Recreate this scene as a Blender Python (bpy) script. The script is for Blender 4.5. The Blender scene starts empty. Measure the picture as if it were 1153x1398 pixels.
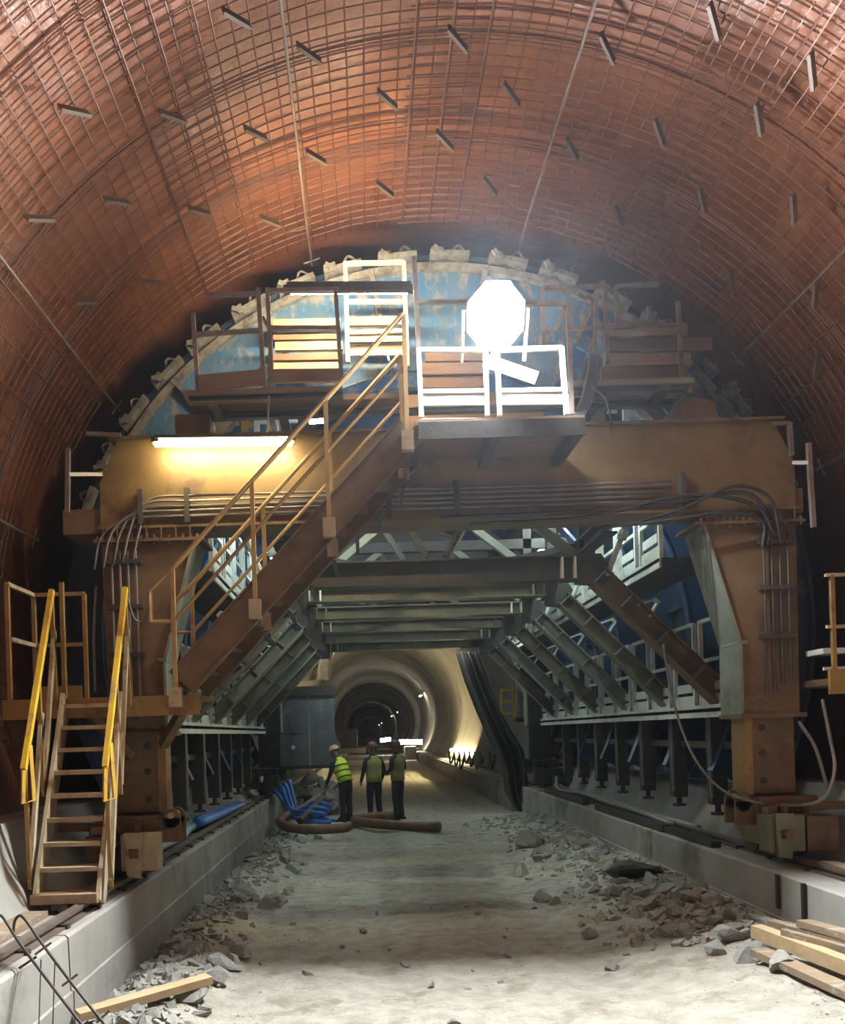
import bpy, math, random
from mathutils import Vector, Matrix, noise
random.seed(11)
PI = math.pi
sc = bpy.context.scene
COL = sc.collection
# ------------------------------------------------------------------ camera
F, VX, VY, ROLL, EYE = 1150.0, 500.0, 1002.0, 0.03, 1.95
cam_d = bpy.data.cameras.new('camera'); cam = bpy.data.objects.new('camera', cam_d); COL.objects.link(cam)
cam.location = (0, 0, EYE); cam.rotation_euler = (PI / 2, ROLL, 0)
cam_d.sensor_width = 36; cam_d.lens = F / 1398 * 36
cam_d.shift_x = (576.5 - VX) / 1398; cam_d.shift_y = (VY - 699) / 1398
cam_d.clip_start = 0.05; cam_d.clip_end = 600
sc.camera = cam
# ------------------------------------------------------------------ world, exposure
w = bpy.data.worlds.new('underground'); sc.world = w; w.use_nodes = True
w.node_tree.nodes['Background'].inputs[0].default_value = (0.5, 0.6, 0.8, 1)
w.node_tree.nodes['Background'].inputs[1].default_value = 0.0
dust = w.node_tree.nodes.new('ShaderNodeVolumeScatter'); dust.inputs['Color'].default_value = (.80, .88, 1, 1)   # dusty tunnel air
dust.inputs['Density'].default_value = 0.0005; dust.inputs['Anisotropy'].default_value = 0.7
w.node_tree.links.new(dust.outputs[0], w.node_tree.nodes['World Output'].inputs['Volume'])
vs = sc.view_settings
vs.view_transform = 'Standard'; vs.look = 'None'; vs.gamma = 1; vs.use_curve_mapping = False; vs.exposure = 0.0
sc.cycles.adaptive_threshold = .035; sc.cycles.max_bounces = 5; sc.cycles.diffuse_bounces = 3; sc.cycles.glossy_bounces = 2
sc.cycles.sample_clamp_indirect = 4.0
# ------------------------------------------------------------------ work lamps standing behind the photographer
def lamp(name, kind, loc, target, power, color, size=0.4, cone=None, blend=0.4):
    d = bpy.data.lights.new(name, kind); d.energy = power; d.color = color
    if kind == 'AREA': d.size = size
    if kind == 'SPOT': d.spot_size = math.radians(cone); d.spot_blend = blend; d.shadow_soft_size = size
    o = bpy.data.objects.new(name, d); COL.objects.link(o); o.location = loc
    o.rotation_euler = (Vector(target) - Vector(loc)).to_track_quat('-Z', 'Y').to_euler()
    return o
lamp('work_light', 'SPOT', (-0.6, 0.2, 3.4), (-2.75, 4.1, 6.2), 1000, (1.0, 0.74, 0.42), .03, 46, .3)
lamp('work_light', 'SPOT', (2.4, 0.2, 3.4), (4.5, 4.4, 6.15), 1000, (1.0, 0.74, 0.42), .03, 46, .3)
lamp('work_light', 'SPOT', (1.6, -3.0, 4.6), (0.0, 6.5, 0.6), 90, (1.0, 0.86, 0.68), .12, 60, .9)

XC, ZC, RM, RT, RF = 0.80, 3.0, 4.25, 4.42, 3.90
def P(x, y, d):
    dx, dy = x - VX, VY - y
    c, s = math.cos(ROLL), math.sin(ROLL)
    return Vector(((dx * c + dy * s) * d / F, d, EYE + (dy * c - dx * s) * d / F))
def arc(phi, r, y):
    return Vector((XC + r * math.sin(phi), y, ZC + r * math.cos(phi)))
# ------------------------------------------------------------------ materials
MATS = {}
def pm(name, c1, c2=None, scale=4, rough=.6, metal=0, bump=0.0, bscale=None, c3=None, s3=1.2, t3=.6, emit=None, estr=0, dist=0.02, stretch=None):
    m = bpy.data.materials.new(name); m.use_nodes = True; nt = m.node_tree; N = nt.nodes; L = nt.links
    b = N['Principled BSDF']; b.inputs['Roughness'].default_value = rough; b.inputs['Metallic'].default_value = metal
    b.inputs['Base Color'].default_value = (*c1, 1)
    tc = N.new('ShaderNodeTexCoord'); vec = tc.outputs['Object']
    if stretch:
        mp = N.new('ShaderNodeMapping'); mp.inputs['Scale'].default_value = stretch; L.new(vec, mp.inputs['Vector']); vec = mp.outputs['Vector']
    def nz(s, det=5, rg=.6):
        n = N.new('ShaderNodeTexNoise'); n.inputs['Scale'].default_value = s; n.inputs['Detail'].default_value = det; n.inputs['Roughness'].default_value = rg
        L.new(vec, n.inputs['Vector']); return n
    def mix(fac, a, bb):
        x = N.new('ShaderNodeMix'); x.data_type = 'RGBA'; L.new(fac, x.inputs[0])
        if isinstance(a, tuple): x.inputs[6].default_value = (*a, 1)
        else: L.new(a, x.inputs[6])
        x.inputs[7].default_value = (*bb, 1); return x.outputs[2]
    def ramp(src, a, bb):
        r = N.new('ShaderNodeMapRange'); r.inputs[1].default_value = a; r.inputs[2].default_value = bb; L.new(src, r.inputs[0]); return r.outputs[0]
    if c2:
        n1 = nz(scale); out = mix(ramp(n1.outputs['Fac'], .35, .65), c1, c2)
        if c3:
            n3 = nz(s3, 8, .7); out = mix(ramp(n3.outputs['Fac'], t3 - .04, t3 + .06), out, c3)
        L.new(out, b.inputs['Base Color'])
        rr = N.new('ShaderNodeMapRange'); rr.inputs[3].default_value = max(0.05, rough - .12); rr.inputs[4].default_value = min(1, rough + .12)
        L.new(n1.outputs['Fac'], rr.inputs[0]); L.new(rr.outputs[0], b.inputs['Roughness'])
    if bump:
        nb = nz(bscale or scale * 3, 8, .65); bp = N.new('ShaderNodeBump'); bp.inputs['Strength'].default_value = bump; bp.inputs['Distance'].default_value = dist
        L.new(nb.outputs['Fac'], bp.inputs['Height']); L.new(bp.outputs['Normal'], b.inputs['Normal'])
    if emit:
        b.inputs['Emission Color'].default_value = (*emit, 1); b.inputs['Emission Strength'].default_value = estr
    MATS[name] = m
    return m
pm('membrane', (.19, .070, .034), (.148, .053, .026), 1.3, .33, 0, .5, 2.6, c3=(.24, .10, .052), s3=.9, t3=.60, dist=.06)
pm('rebar', (.060, .020, .011), (.10, .035, .018), 8, .6, .15)
pm('rod_steel', (.13, .10, .085), (.20, .16, .13), 9, .5, .3)
pm('spacer', (.055, .036, .027), (.085, .058, .045), 9, .7)
pm('concrete', (.34, .325, .29), (.25, .24, .215), 1.6, .8, 0, .3, 9, c3=(.17, .155, .135), s3=.8, t3=.60, dist=.01)
pm('concrete_old', (.27, .26, .235), (.20, .19, .17), .5, .75, 0, .2, 3, c3=(.15, .13, .11), s3=.25, t3=.58)
pm('dirt', (.56, .535, .445), (.40, .375, .30), 5.5, .95, 0, 1.0, 22, c3=(.33, .295, .225), s3=2.2, t3=.57, dist=.05)
pm('rock', (.33, .33, .30), (.23, .23, .21), 5, .9, 0, .6, 14, c3=(.40, .40, .36), s3=3, t3=.58)
pm('rock_pale', (.40, .39, .34), (.29, .285, .25), 5, .9, 0, .8, 14)
pm('ochre', (.30, .185, .05), (.23, .135, .042), 3, .5, .1, .12, 20, c3=(.15, .075, .035), s3=2.1, t3=.60)
pm('beam_paint', (.165, .110, .040), (.125, .080, .035), 3, .5, .1, .12, 20, c3=(.085, .05, .03), s3=2.1, t3=.60)
pm('ochre_rust', (.155, .098, .048), (.115, .07, .037), 4, .6, .1, .15, 22, c3=(.09, .05, .03), s3=2.3, t3=.57)
pm('yellow_paint', (.62, .40, .03), (.50, .29, .03), 6, .45, 0, .1, 20, c3=(.28, .20, .11), s3=6, t3=.60)
pm('cream_paint', (.47, .40, .27), (.36, .28, .17), 6, .5, 0, .1, 20, c3=(.22, .12, .05), s3=5, t3=.60)
pm('tread_wood', (.38, .29, .19), (.27, .19, .11), 6, .7, 0, .3, 30)
pm('green_grey', (.23, .25, .20), (.17, .19, .15), 4, .5, .2, .1, 18, c3=(.16, .14, .10), s3=2.4, t3=.60)
pm('khaki_steel', (.17, .165, .10), (.12, .12, .08), 4, .5, .2, .1, 18, c3=(.12, .11, .08), s3=2.4, t3=.58)
pm('white_steel', (.70, .74, .68), (.56, .60, .54), 5, .45, .1, .05, 18, c3=(.30, .29, .23), s3=5, t3=.62)
pm('dark_steel', (.045, .043, .040), (.075, .068, .058), 4, .55, .4, .15, 16)
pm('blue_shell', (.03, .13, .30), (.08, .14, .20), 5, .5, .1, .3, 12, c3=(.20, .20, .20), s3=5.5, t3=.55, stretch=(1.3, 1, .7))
pm('blue_shaded', (.010, .024, .05), (.014, .034, .066), 3, .45, .1, .1, 10, c3=(.10, .10, .10), s3=1.6, t3=.6)  # formwork blue darkened to carry the shade inside the arch and at its sides
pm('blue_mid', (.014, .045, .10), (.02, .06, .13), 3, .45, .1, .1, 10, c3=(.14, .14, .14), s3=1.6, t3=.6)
pm('splash_steel', (.24, .235, .22), (.14, .137, .13), 9, .7, .2, .35, 25, c3=(.10, .09, .08), s3=7, t3=.58)
pm('rail_tan', (.40, .27, .10), (.30, .19, .07), 6, .5, 0, .1, 20, c3=(.20, .13, .07), s3=5, t3=.6)
pm('timber', (.30, .225, .145), (.22, .155, .095), 3, .75, 0, .25, 18, c3=(.34, .32, .27), s3=3, t3=.58, stretch=(.5, 3, 5))
pm('timber_dark', (.115, .065, .038), (.16, .09, .05), 3, .75, 0, .25, 18, stretch=(.5, 3, 5))
pm('timber_new', (.52, .39, .23), (.43, .31, .17), 3, .7, 0, .2, 18, stretch=(1, 4, 5))
pm('black_rubber', (.018, .018, .018), (.03, .03, .03), 6, .5)
pm('grey_cable', (.13, .125, .115), (.19, .18, .165), 6, .45)
pm('blue_hose', (.03, .15, .52), (.04, .19, .60), 6, .35)
pm('pale_hose', (.34, .42, .46), (.24, .32, .38), 6, .4)
pm('brown_hose', (.20, .11, .055), (.13, .075, .04), 6, .6, 0, .2, 20)
pm('tarp', (.035, .033, .03), (.055, .05, .045), 3, .6, 0, .3, 8)
pm('sheet_beige', (.40, .31, .19), (.28, .20, .11), 3, .5, 0, .6, 5)
pm('slate_panel', (.135, .15, .165), (.10, .11, .125), 2.5, .6, 0, .15, 12, c3=(.20, .215, .23), s3=1.6, t3=.58)
pm('hivis', (.62, .80, .03), (.52, .70, .03), 12, .6)
pm('hivis_dull', (.34, .33, .11), (.26, .26, .09), 12, .7)
pm('reflective', (.62, .62, .60), (.5, .5, .48), 20, .3)
pm('work_clothes', (.022, .024, .03), (.035, .036, .042), 10, .85, 0, .2, 30)
pm('skin', (.38, .22, .15), (.33, .18, .12), 12, .5)
pm('helmet_tan', (.52, .40, .22), (.46, .35, .19), 9, .4)
pm('helmet_brown', (.14, .05, .035), (.11, .04, .03), 9, .4)
pm('helmet_dark', (.06, .05, .045), (.05, .04, .035), 9, .4)
def em(name, col, strength):
    m = bpy.data.materials.new(name); m.use_nodes = True; nt = m.node_tree
    e = nt.nodes.new('ShaderNodeEmission'); e.inputs[0].default_value = (*col, 1); e.inputs[1].default_value = strength
    nt.links.new(e.outputs[0], nt.nodes['Material Output'].inputs[0]); MATS[name] = m
em('flood_glow', (.92, .97, 1.0), 3300)
em('sheet_glow', (.86, .93, 1.0), 12)
em('tube_warm', (1.0, .80, .42), 150)
em('tube_white', (1.0, .80, .48), 520)
em('tube_cool', (.82, 1.0, .98), 170)
em('tube_far', (1.0, .86, .66), 45)
em('fill_tube_back', (.9, 1.0, .96), 110)
em('tube_spot', (.9, 1.0, 1.0), 60)
ORD = 'first second third fourth fifth sixth seventh eighth ninth tenth eleventh twelfth thirteenth fourteenth fifteenth sixteenth seventeenth eighteenth nineteenth twentieth'.split()
# ------------------------------------------------------------------ mesh helpers
class MB:
    def __init__(s): s.v = []; s.f = []
    def add(s, vs, fs):
        o = len(s.v); s.v += [Vector(v) for v in vs]; s.f += [tuple(i + o for i in f) for f in fs]; return s
    def box(s, x0, x1, y0, y1, z0, z1):
        return s.add([(x0, y0, z0), (x1, y0, z0), (x1, y1, z0), (x0, y1, z0), (x0, y0, z1), (x1, y0, z1), (x1, y1, z1), (x0, y1, z1)],
                     [(0, 3, 2, 1), (4, 5, 6, 7), (0, 1, 5, 4), (1, 2, 6, 5), (2, 3, 7, 6), (3, 0, 4, 7)])
    def beam(s, a, b, w, h, up=(0, 0, 1)):
        a = Vector(a); b = Vector(b); d = (b - a).normalized(); up = Vector(up)
        if abs(d.dot(up)) > .98: up = Vector((0, 1, 0))
        sd = d.cross(up).normalized(); u = sd.cross(d).normalized(); sd *= w / 2; u *= h / 2
        vs = [p + i * sd + j * u for p in (a, b) for i, j in ((-1, -1), (1, -1), (1, 1), (-1, 1))]
        return s.add(vs, [(0, 1, 2, 3), (7, 6, 5, 4), (0, 4, 5, 1), (1, 5, 6, 2), (2, 6, 7, 3), (3, 7, 4, 0)])
    def ibeam(s, a, b, w, h, tf=.02, tw=.016, up=(0, 0, 1)):
        a = Vector(a); b = Vector(b); d = (b - a).normalized(); up = Vector(up)
        if abs(d.dot(up)) > .98: up = Vector((0, 1, 0))
        u = d.cross(up).normalized().cross(d).normalized()
        k = u * (h / 2 - tf / 2)
        s.beam(a + k, b + k, w, tf, up); s.beam(a - k, b - k, w, tf, up); s.beam(a, b, tw, h - 2 * tf, up); return s
    def tube(s, pts, r, n=6, close=False, cap=True):
        pts = [Vector(p) for p in pts]; m = len(pts); o = len(s.v); prev = None
        for i, p in enumerate(pts):
            if close: t = pts[(i + 1) % m] - pts[i - 1]
            else: t = pts[min(i + 1, m - 1)] - pts[max(i - 1, 0)]
            t.normalize()
            if prev is None:
                ref = Vector((0, 0, 1)) if abs(t.z) < .9 else Vector((0, 1, 0)); x = t.cross(ref).normalized()
            else:
                x = prev - t * prev.dot(t); x.normalize()
            prev = x; yv = t.cross(x)
            rr = r[i] if isinstance(r, (list, tuple)) else r
            for k in range(n):
                a = 2 * PI * k / n; s.v.append(p + x * (rr * math.cos(a)) + yv * (rr * math.sin(a)))
        for i in range(m if close else m - 1):
            j = (i + 1) % m
            for k in range(n): s.f.append((o + i * n + k, o + i * n + (k + 1) % n, o + j * n + (k + 1) % n, o + j * n + k))
        if cap and not close: s.f.append(tuple(o + k for k in reversed(range(n)))); s.f.append(tuple(o + (m - 1) * n + k for k in range(n)))
        return s
    def prism(s, poly, y0, y1):          # polygon in x,z extruded along y
        n = len(poly); o = len(s.v)
        s.v += [Vector((x, y0, z)) for x, z in poly] + [Vector((x, y1, z)) for x, z in poly]
        s.f.append(tuple(o + i for i in range(n))); s.f.append(tuple(o + n + i for i in reversed(range(n))))
        for i in range(n): s.f.append((o + i, o + n + i, o + n + (i + 1) % n, o + (i + 1) % n))
        return s
    def cyl(s, a, b, r, n=12): return s.tube([a, b], r, n)
    def ring(s, phi0, phi1, r0, r1, y0, y1, n=48):
        o = len(s.v)
        for i in range(n + 1):
            p = phi0 + (phi1 - phi0) * i / n
            s.v += [arc(p, r0, y0), arc(p, r1, y0), arc(p, r1, y1), arc(p, r0, y1)]
        for i in range(n):
            for k in range(4):
                a = o + i * 4 + k; b = o + i * 4 + (k + 1) % 4; s.f.append((a, b, b + 4, a + 4))
        s.f.append((o, o + 3, o + 2, o + 1)); e = o + n * 4; s.f.append((e, e + 1, e + 2, e + 3)); return s
OFF = {}
def tag(o, label=None, cat=None, group=None, kind=None):
    if label: o['label'] = label
    if cat: o['category'] = cat
    if group: o['group'] = group
    if kind: o['kind'] = kind
    return o
def thing(name, label, cat, loc=(0, 0, 0), group=None, kind=None):
    o = bpy.data.objects.new(name, None); COL.objects.link(o); o.location = loc; OFF[o] = Vector(loc); o.empty_display_size = .2
    return tag(o, label, cat, group, kind)
def obj(name, mb, mat, parent=None, smooth=False, origin=None):
    if parent is not None: off = OFF[parent]
    elif origin is not None: off = Vector(origin)
    else:
        xs = [v.x for v in mb.v]; ys = [v.y for v in mb.v]; zs = [v.z for v in mb.v]
        off = Vector(((min(xs) + max(xs)) / 2, (min(ys) + max(ys)) / 2, min(zs)))
    me = bpy.data.meshes.new(name); me.from_pydata([v - off for v in mb.v], [], mb.f); me.materials.append(MATS[mat])
    if smooth: me.polygons.foreach_set('use_smooth', [True] * len(me.polygons))
    me.update()
    o = bpy.data.objects.new(name, me); COL.objects.link(o); OFF[o] = off
    if parent is not None: o.parent = parent
    else: o.location = off
    return o
def single(name, mb, mat, label, cat, group=None, smooth=False, kind=None):
    return tag(obj(name, mb, mat, None, smooth), label, cat, group, kind)
def struct(name, mb, mat, label, cat, smooth=False):
    return tag(obj(name, mb, mat, None, smooth, origin=(0, 0, 0)), label, cat, None, 'structure')
def lin(a, b, n): return [a + (b - a) * i / n for i in range(n + 1)]
def bez(pts, n=24):                      # catmull-rom through points
    pts = [Vector(p) for p in pts]; q = [pts[0] * 2 - pts[1]] + pts + [pts[-1] * 2 - pts[-2]]; out = []
    seg = len(pts) - 1; m = max(2, n // seg)
    for i in range(seg):
        p0, p1, p2, p3 = q[i:i + 4]
        for k in range(m):
            t = k / m
            out.append(.5 * ((2 * p1) + (p2 - p0) * t + (2 * p0 - 5 * p1 + 4 * p2 - p3) * t * t + (3 * p1 - p0 - 3 * p2 + p3) * t ** 3))
    out.append(pts[-1]); return out

# ================================================================== THE SETTING
def nz(x, y, z=0.0): return noise.noise(Vector((x, y, z)))
XL, XR, PT = -2.05, 3.50, 0.65           # plinth faces and plinth top
def ground_h(x, y):
    h = .05 * nz(x * .6, y * .5, 3) + .028 * nz(x * 2.1, y * 2.1, 7) + .016 * nz(x * 6, y * 6, 1) + .012 * nz(x * 13, y * 13, 5)
    dl, dr = x - XL, XR - x
    if dl < 1.0: h += .10 * math.sin(PI * min(1, dl / 1.0)) * (1 if y < 14 else .5) - .04 * (dl < .25)
    if dr < 1.5 and y > 3: h += .26 * (1 - dr / 1.5) * min(1, (y - 3) / 2) * (1 if y < 17 else max(0, (20 - y) / 3))
    for xt in (.1, 1.75): h -= .022 * math.exp(-((x - xt - .1 * math.sin(y * .4)) / .22) ** 2)
    return h
ys = []; y = -5.0
while y < 24: ys.append(y); y += .07 if 2.5 < y < 12 else .2
while y < 300: ys.append(y); y *= 1.12
ys.append(300)
xs = lin(XL - .02, XR + .02, 84)
m = MB(); nx = len(xs)
for y in ys:
    for x in xs: m.v.append(Vector((x, y, ground_h(x, y) if y < 60 else 0)))
for j in range(len(ys) - 1):
    for i in range(nx - 1): m.f.append((j * nx + i, j * nx + i + 1, (j + 1) * nx + i + 1, (j + 1) * nx + i))
struct('floor', m, 'dirt', 'pale dusty dirt road running down the middle of the tunnel', 'road', True)

def plinth(name, side, label):
    t = thing(name, label, 'plinth', ((XL if side < 0 else XR) + side * .3, 3, 0), kind='structure')
    cuts = [-5, 0.9, 5.7, 10.5, 15.3, 20.1, 40, 300]
    x0 = XL if side < 0 else XR
    for a, b in zip(cuts, cuts[1:]):
        q = MB(); e = .012
        poly = [(x0 - side * .02, -.3), (x0 - side * .02, .27), (x0, .275), (x0 + side * .008, PT - .02), (x0 + side * .03, PT), (x0 + side * .75, PT), (x0 + side * .75, -.3)]
        if side > 0: poly = poly[::-1]
        q.prism(poly[::-1], a + e, b - e); obj('concrete_block', q, 'concrete', t)
    return t
pl = plinth('wall_left', -1, 'long low concrete plinth carrying the rail under the yellow ladder')
pr = plinth('wall_right', 1, 'long low concrete plinth carrying the rail beside the scattered timber')
for px in (1063, 1098):
    p = P(px, 1190, 1); d = XR / p.x
    obj('joint_strip', MB().box(XR - .028, XR - .003, d - .02, d + .02, PT - .3, PT - .01), 'black_rubber', pr)
def kicker(name, side, label):
    m = MB(); n = 10
    for y in lin(-5, 20, 50):
        pts = []
        for k in range(n + 1):
            z = lin(PT - .05, 1.32, n)[k]; pts.append((math.sqrt(4.10 ** 2 - (z - ZC) ** 2), z))
        pts += [(4.36, 1.32), (4.36, PT - .05)]
        m.v += [Vector((XC + side * a, y, z)) for a, z in pts]
    c = n + 3
    for j in range(50):
        for i in range(c):
            q = (j * c + i, j * c + (i + 1) % c, (j + 1) * c + (i + 1) % c, (j + 1) * c + i); m.f.append(q if side < 0 else q[::-1])
    return struct(name, m, 'concrete', label, 'wall', False)
kicker('wall_kicker_left', -1, 'curved concrete kicker wall behind the yellow ladder')
kicker('wall_kicker_right', 1, 'curved concrete kicker wall behind the wheel bogie with looping cables')

# waterproofing membrane vault with soft wrinkles
m = MB(); NA = 150; yv = lin(-6, 9.5, 110) + lin(10, 20.2, 16); A = math.radians(122)
for y in yv:
    for i in range(NA + 1):
        p = -A + 2 * A * i / NA
        s_ = p * RT
        r = RT + .035 * nz(s_ * .55, y * .5, 2) + .02 * nz(s_ * 1.4 + .6 * y, y * .9, 8) + .010 * nz(s_ * 4, y * 2.2, 5)
        m.v.append(arc(p, r, y))
c = NA + 1
for j in range(len(yv) - 1):
    for i in range(NA): m.f.append((j * c + i, j * c + i + 1, (j + 1) * c + i + 1, (j + 1) * c + i))
struct('ceiling', m, 'membrane', 'orange plastic waterproofing membrane lining the tunnel vault', 'tunnel lining', True)
# finished concrete tunnel beyond the formwork
m = MB().ring(-math.radians(126), math.radians(126), 3.9, 4.36, 20.0, 300, 64)
struct('wall_back', m, 'concrete_old', 'finished grey concrete tunnel lining running into the distance', 'tunnel lining', True)
m = MB(); m.add([arc(a, 4.4, 299) for a in lin(-PI, PI, 40)[:-1]], [tuple(range(40))])
struct('wall_end', m, 'concrete_old', 'dim far end of the concrete tunnel', 'wall')
for side, nm in ((-1, 'trim_1'), (1, 'trim_2')):
    m = MB().box(*(sorted((XC + side * 2.6, XC + side * 4.2))), 20, 300, -.3, .62)
    struct(nm, m, 'concrete_old', 'raised concrete bench along the far tunnel, %s' % ('behind the grey panel' if side < 0 else 'behind the black tarpaulin'), 'bench')
# ================================================================== REBAR CAGE
cage = thing('rebar_mesh', 'rust-brown welded rebar mesh hung under the orange membrane vault', 'rebar mesh', (XC, 3, ZC))
def mesh_end(phi):
    a = abs(math.degrees(phi))
    return 8.72 if a < 62 else 8.72 - min(1, (a - 62) / 22) * .75
PH0 = math.radians(104)
hoops = []
y = 2.6
while y < 8.75: hoops.append(y); y += .108
for y in hoops:
    lim = PH0
    while lim > .2 and mesh_end(lim) < y: lim -= .01
    w_ = [RM + .012 * nz(y * 3, k * .35, 4) for k in range(73)]
    obj('hoop_bar', MB().tube([arc(p, w_[k], y + .008 * nz(k * .2, y * 5)) for k, p in enumerate(lin(-lim, lim, 72))], .0062, 4, cap=False), 'rebar', cage)
phi = -PH0
while phi < PH0:
    e = mesh_end(phi)
    obj('longitudinal_bar', MB().tube([arc(phi + .002 * nz(yy, phi * 30), RM - .013, yy) for yy in lin(2.5, e + .04, 12)], .0062, 4, cap=False), 'rebar', cage)
    phi += .0325
for yc in (4.05, 5.2, 6.35, 7.5):                    # laps between mats: extra hoops
    for k in (-.05, -.018, .03, .062):
        q = math.radians(84); obj('lap_hoop_bar', MB().tube([arc(p, RM - .024, yc + k + .012 * nz(i * .1, k * 40)) for i, p in enumerate(lin(-q, q, 60))], .0068, 4, cap=False), 'rebar', cage)
for pc in (-1.02, -.51, 0.0, .51, 1.02):            # laps: close short bars in a strip plus heavier runners
    st = [yy + .05 for yy in hoops if yy > 3.8]
    for yy in st:
        if yy > mesh_end(pc): continue
        obj('lap_bar', MB().tube([arc(pc + dd, RM - .026, yy + .01 * nz(yy * 9, pc)) for dd in (-.075, -.03, .02, .07)], .006, 4, cap=False), 'rebar', cage)
    for dd in (-.066, .0, .066):
        obj('lap_runner', MB().tube([arc(pc + dd, RM - .036, yy) for yy in lin(3.6, mesh_end(pc) - .05, 10)], .0085, 5, cap=False), 'rebar', cage)
# long rods running along the vault with a short T at the free end
rods = [(-.30, 9.0, 'hanging down beside the middle of the arch'), (.235, 8.95, 'ending just above the floodlight'), (-.93, 9.0, 'reaching down to the left shoulder of the blue formwork'),
        (.86, 8.8, 'ending beside the right shoulder of the formwork'), (-1.33, 8.45, 'low on the left-hand side of the vault'), (1.20, 8.6, 'low on the right-hand side of the vault')]
for ph, e, txt in rods:
    t = thing('support_rod', 'long thin steel rod %s' % txt, 'rod', arc(ph, RM - .06, e), 'rods along the vault')
    obj('rod', MB().tube([arc(ph, RM - .055, yy) for yy in lin(3.4, e - .35, 8)] + [arc(ph, RM - .10, e)], .012, 6), 'rod_steel', t)
    obj('cross_pin', MB().cyl(arc(ph - .022, RM - .09, e - .08), arc(ph + .022, RM - .09, e - .08), .009, 6), 'rod_steel', t)
    obj('hook', MB().tube([arc(ph, RM - .05, e - .6), arc(ph - .02, RM - .02, e - .55), arc(ph - .05, RM + .05, e - .5)], .006, 5), 'rod_steel', t)
# flat spacers wedged through the mesh
SP = [(318, 20), (96, 148), (230, 155), (418, 68), (526, 131), (345, 178), (428, 210), (48, 296), (155, 272), (268, 285), (365, 298), (523, 254), (668, 250), (605, 187), (622, 48), (203, 383),
      (112, 410), (697, 124), (828, 60), (975, 22), (780, 198), (900, 175), (845, 290), (1037, 156), (1000, 380), (1085, 280), (1115, 398), (1117, 495), (960, 270), (1110, 90)]
for x, y in SP:
    u = P(x, y, 1) - Vector((0, 0, EYE)); R_ = RM - .05
    a = u.x ** 2 + u.z ** 2; b = -2 * (u.x * XC + u.z * (ZC - EYE)); c_ = XC ** 2 + (ZC - EYE) ** 2 - R_ ** 2
    d = (-b + math.sqrt(b * b - 4 * a * c_)) / (2 * a); ph = math.atan2(u.x * d - XC, u.z * d - (ZC - EYE))
    a0 = arc(ph - .016, R_, d - .075); a1 = arc(ph + .022, R_ - .05, d + .075)
    q = MB().beam(a0, a1, .012, .055, arc(ph, 1, 0) - arc(ph, 0, 0)); nrm = (arc(ph, 1, 0) - arc(ph, 0, 0))
    q.beam(a0 - nrm * .027, a1 - nrm * .027, .026, .010, nrm)
    single('mesh_spacer', q, 'spacer', 'short flat steel spacer wedged through the rebar mesh of the vault', 'spacer', 'spacers in the vault mesh')
# ================================================================== FORMWORK SHELL (blue arch)
FD = 8.75; FE = 18.9
sh = thing('arch_formwork', 'curved blue steel arch formwork splashed with grey concrete under the vault', 'formwork', (XC, FD, 1.2))
q118 = math.radians(117)
obj('skin_plate', MB().ring(-q118, q118, RF - .05, RF, FD, FE, 90), 'blue_shaded', sh)
for i in range(7):                                   # visible end face, segment by segment with joints
    a0, a1 = [math.radians(-63 + 18 * (i + k)) for k in (0, 1)]
    obj('end_plate', MB().ring(a0 + .002, a1 - .002, 2.72 if i in (2, 3, 4) else 3.28, RF - .055, FD + .02, FD + .05, 10), 'blue_shell', sh)
    obj('edge_angle', MB().ring(a0 + .004, a1 - .004, RF - .17, RF - .10, FD - .05, FD + .015, 10), 'splash_steel', sh)
    obj('web_stiffener', MB().ring(a1 - .012, a1 + .002, 3.30, RF - .1, FD - .06, FD + .015, 1), 'splash_steel', sh)
for s in (-1, 1):
    obj('end_plate', MB().ring(*sorted((s * math.radians(63.2), s * q118)), 3.52, RF - .055, FD + .02, FD + .05, 20), 'blue_shaded', sh)
for k, y in enumerate(lin(9.6, 18.6, 6)):             # ribs inside
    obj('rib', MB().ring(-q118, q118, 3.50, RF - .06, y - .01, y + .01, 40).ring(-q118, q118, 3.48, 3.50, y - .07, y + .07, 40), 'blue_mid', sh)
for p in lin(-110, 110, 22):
    obj('stringer', MB().ring(math.radians(p) - .012, math.radians(p) + .012, RF - .13, RF - .052, FD + .06, FE, 1), 'blue_shaded', sh)
# clamps bolted round the edge of the arch
cl_phi = [-69, -61, -53, -45, -37.5, -29, -21, -13.5, -5, 3, 12, 20, 29, 37, 46, 54, 61, 68]
for k, dg in enumerate(cl_phi):
    ph = math.radians(dg)
    t = thing('stop_end_clamp', 'cement-caked clamp on the rim of the blue arch, %s from the left end' % ORD[k], 'clamp', arc(ph, RF, FD - .05), 'clamps round the arch rim')
    nrm = arc(ph, 1, 0) - arc(ph, 0, 0); tg = Vector((nrm.z, 0, -nrm.x)); c0 = arc(ph, RF - .045, FD - .06)
    b = MB(); b.beam(c0 - tg * .20, c0 + tg * .20, .15, .05, nrm); b.beam(c0 - tg * .19 + nrm * .04, c0 - tg * .06 + nrm * .05, .10, .05, nrm)
    obj('clamp_bar', b, 'splash_steel', t)
    b = MB().tube([c0 + tg * (.02 + .13 * (i / 6)) + nrm * (.03 + .07 * math.sin(PI * i / 6)) - Vector((0, .03, 0)) for i in range(7)], .013, 6)
    obj('loop_handle', b, 'splash_steel', t)
    b = MB().cyl(c0 - tg * .12 - nrm * .02 - Vector((0, .11, 0)), c0 - tg * .12 + Vector((0, .06, 0)), .022, 8)
    b.beam(c0 - tg * .17 - Vector((0, .09, 0)) + nrm * .05, c0 - tg * .07 - Vector((0, .09, 0)) - nrm * .04, .03, .05, nrm)
    obj('wedge', b, 'splash_steel', t)
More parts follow.
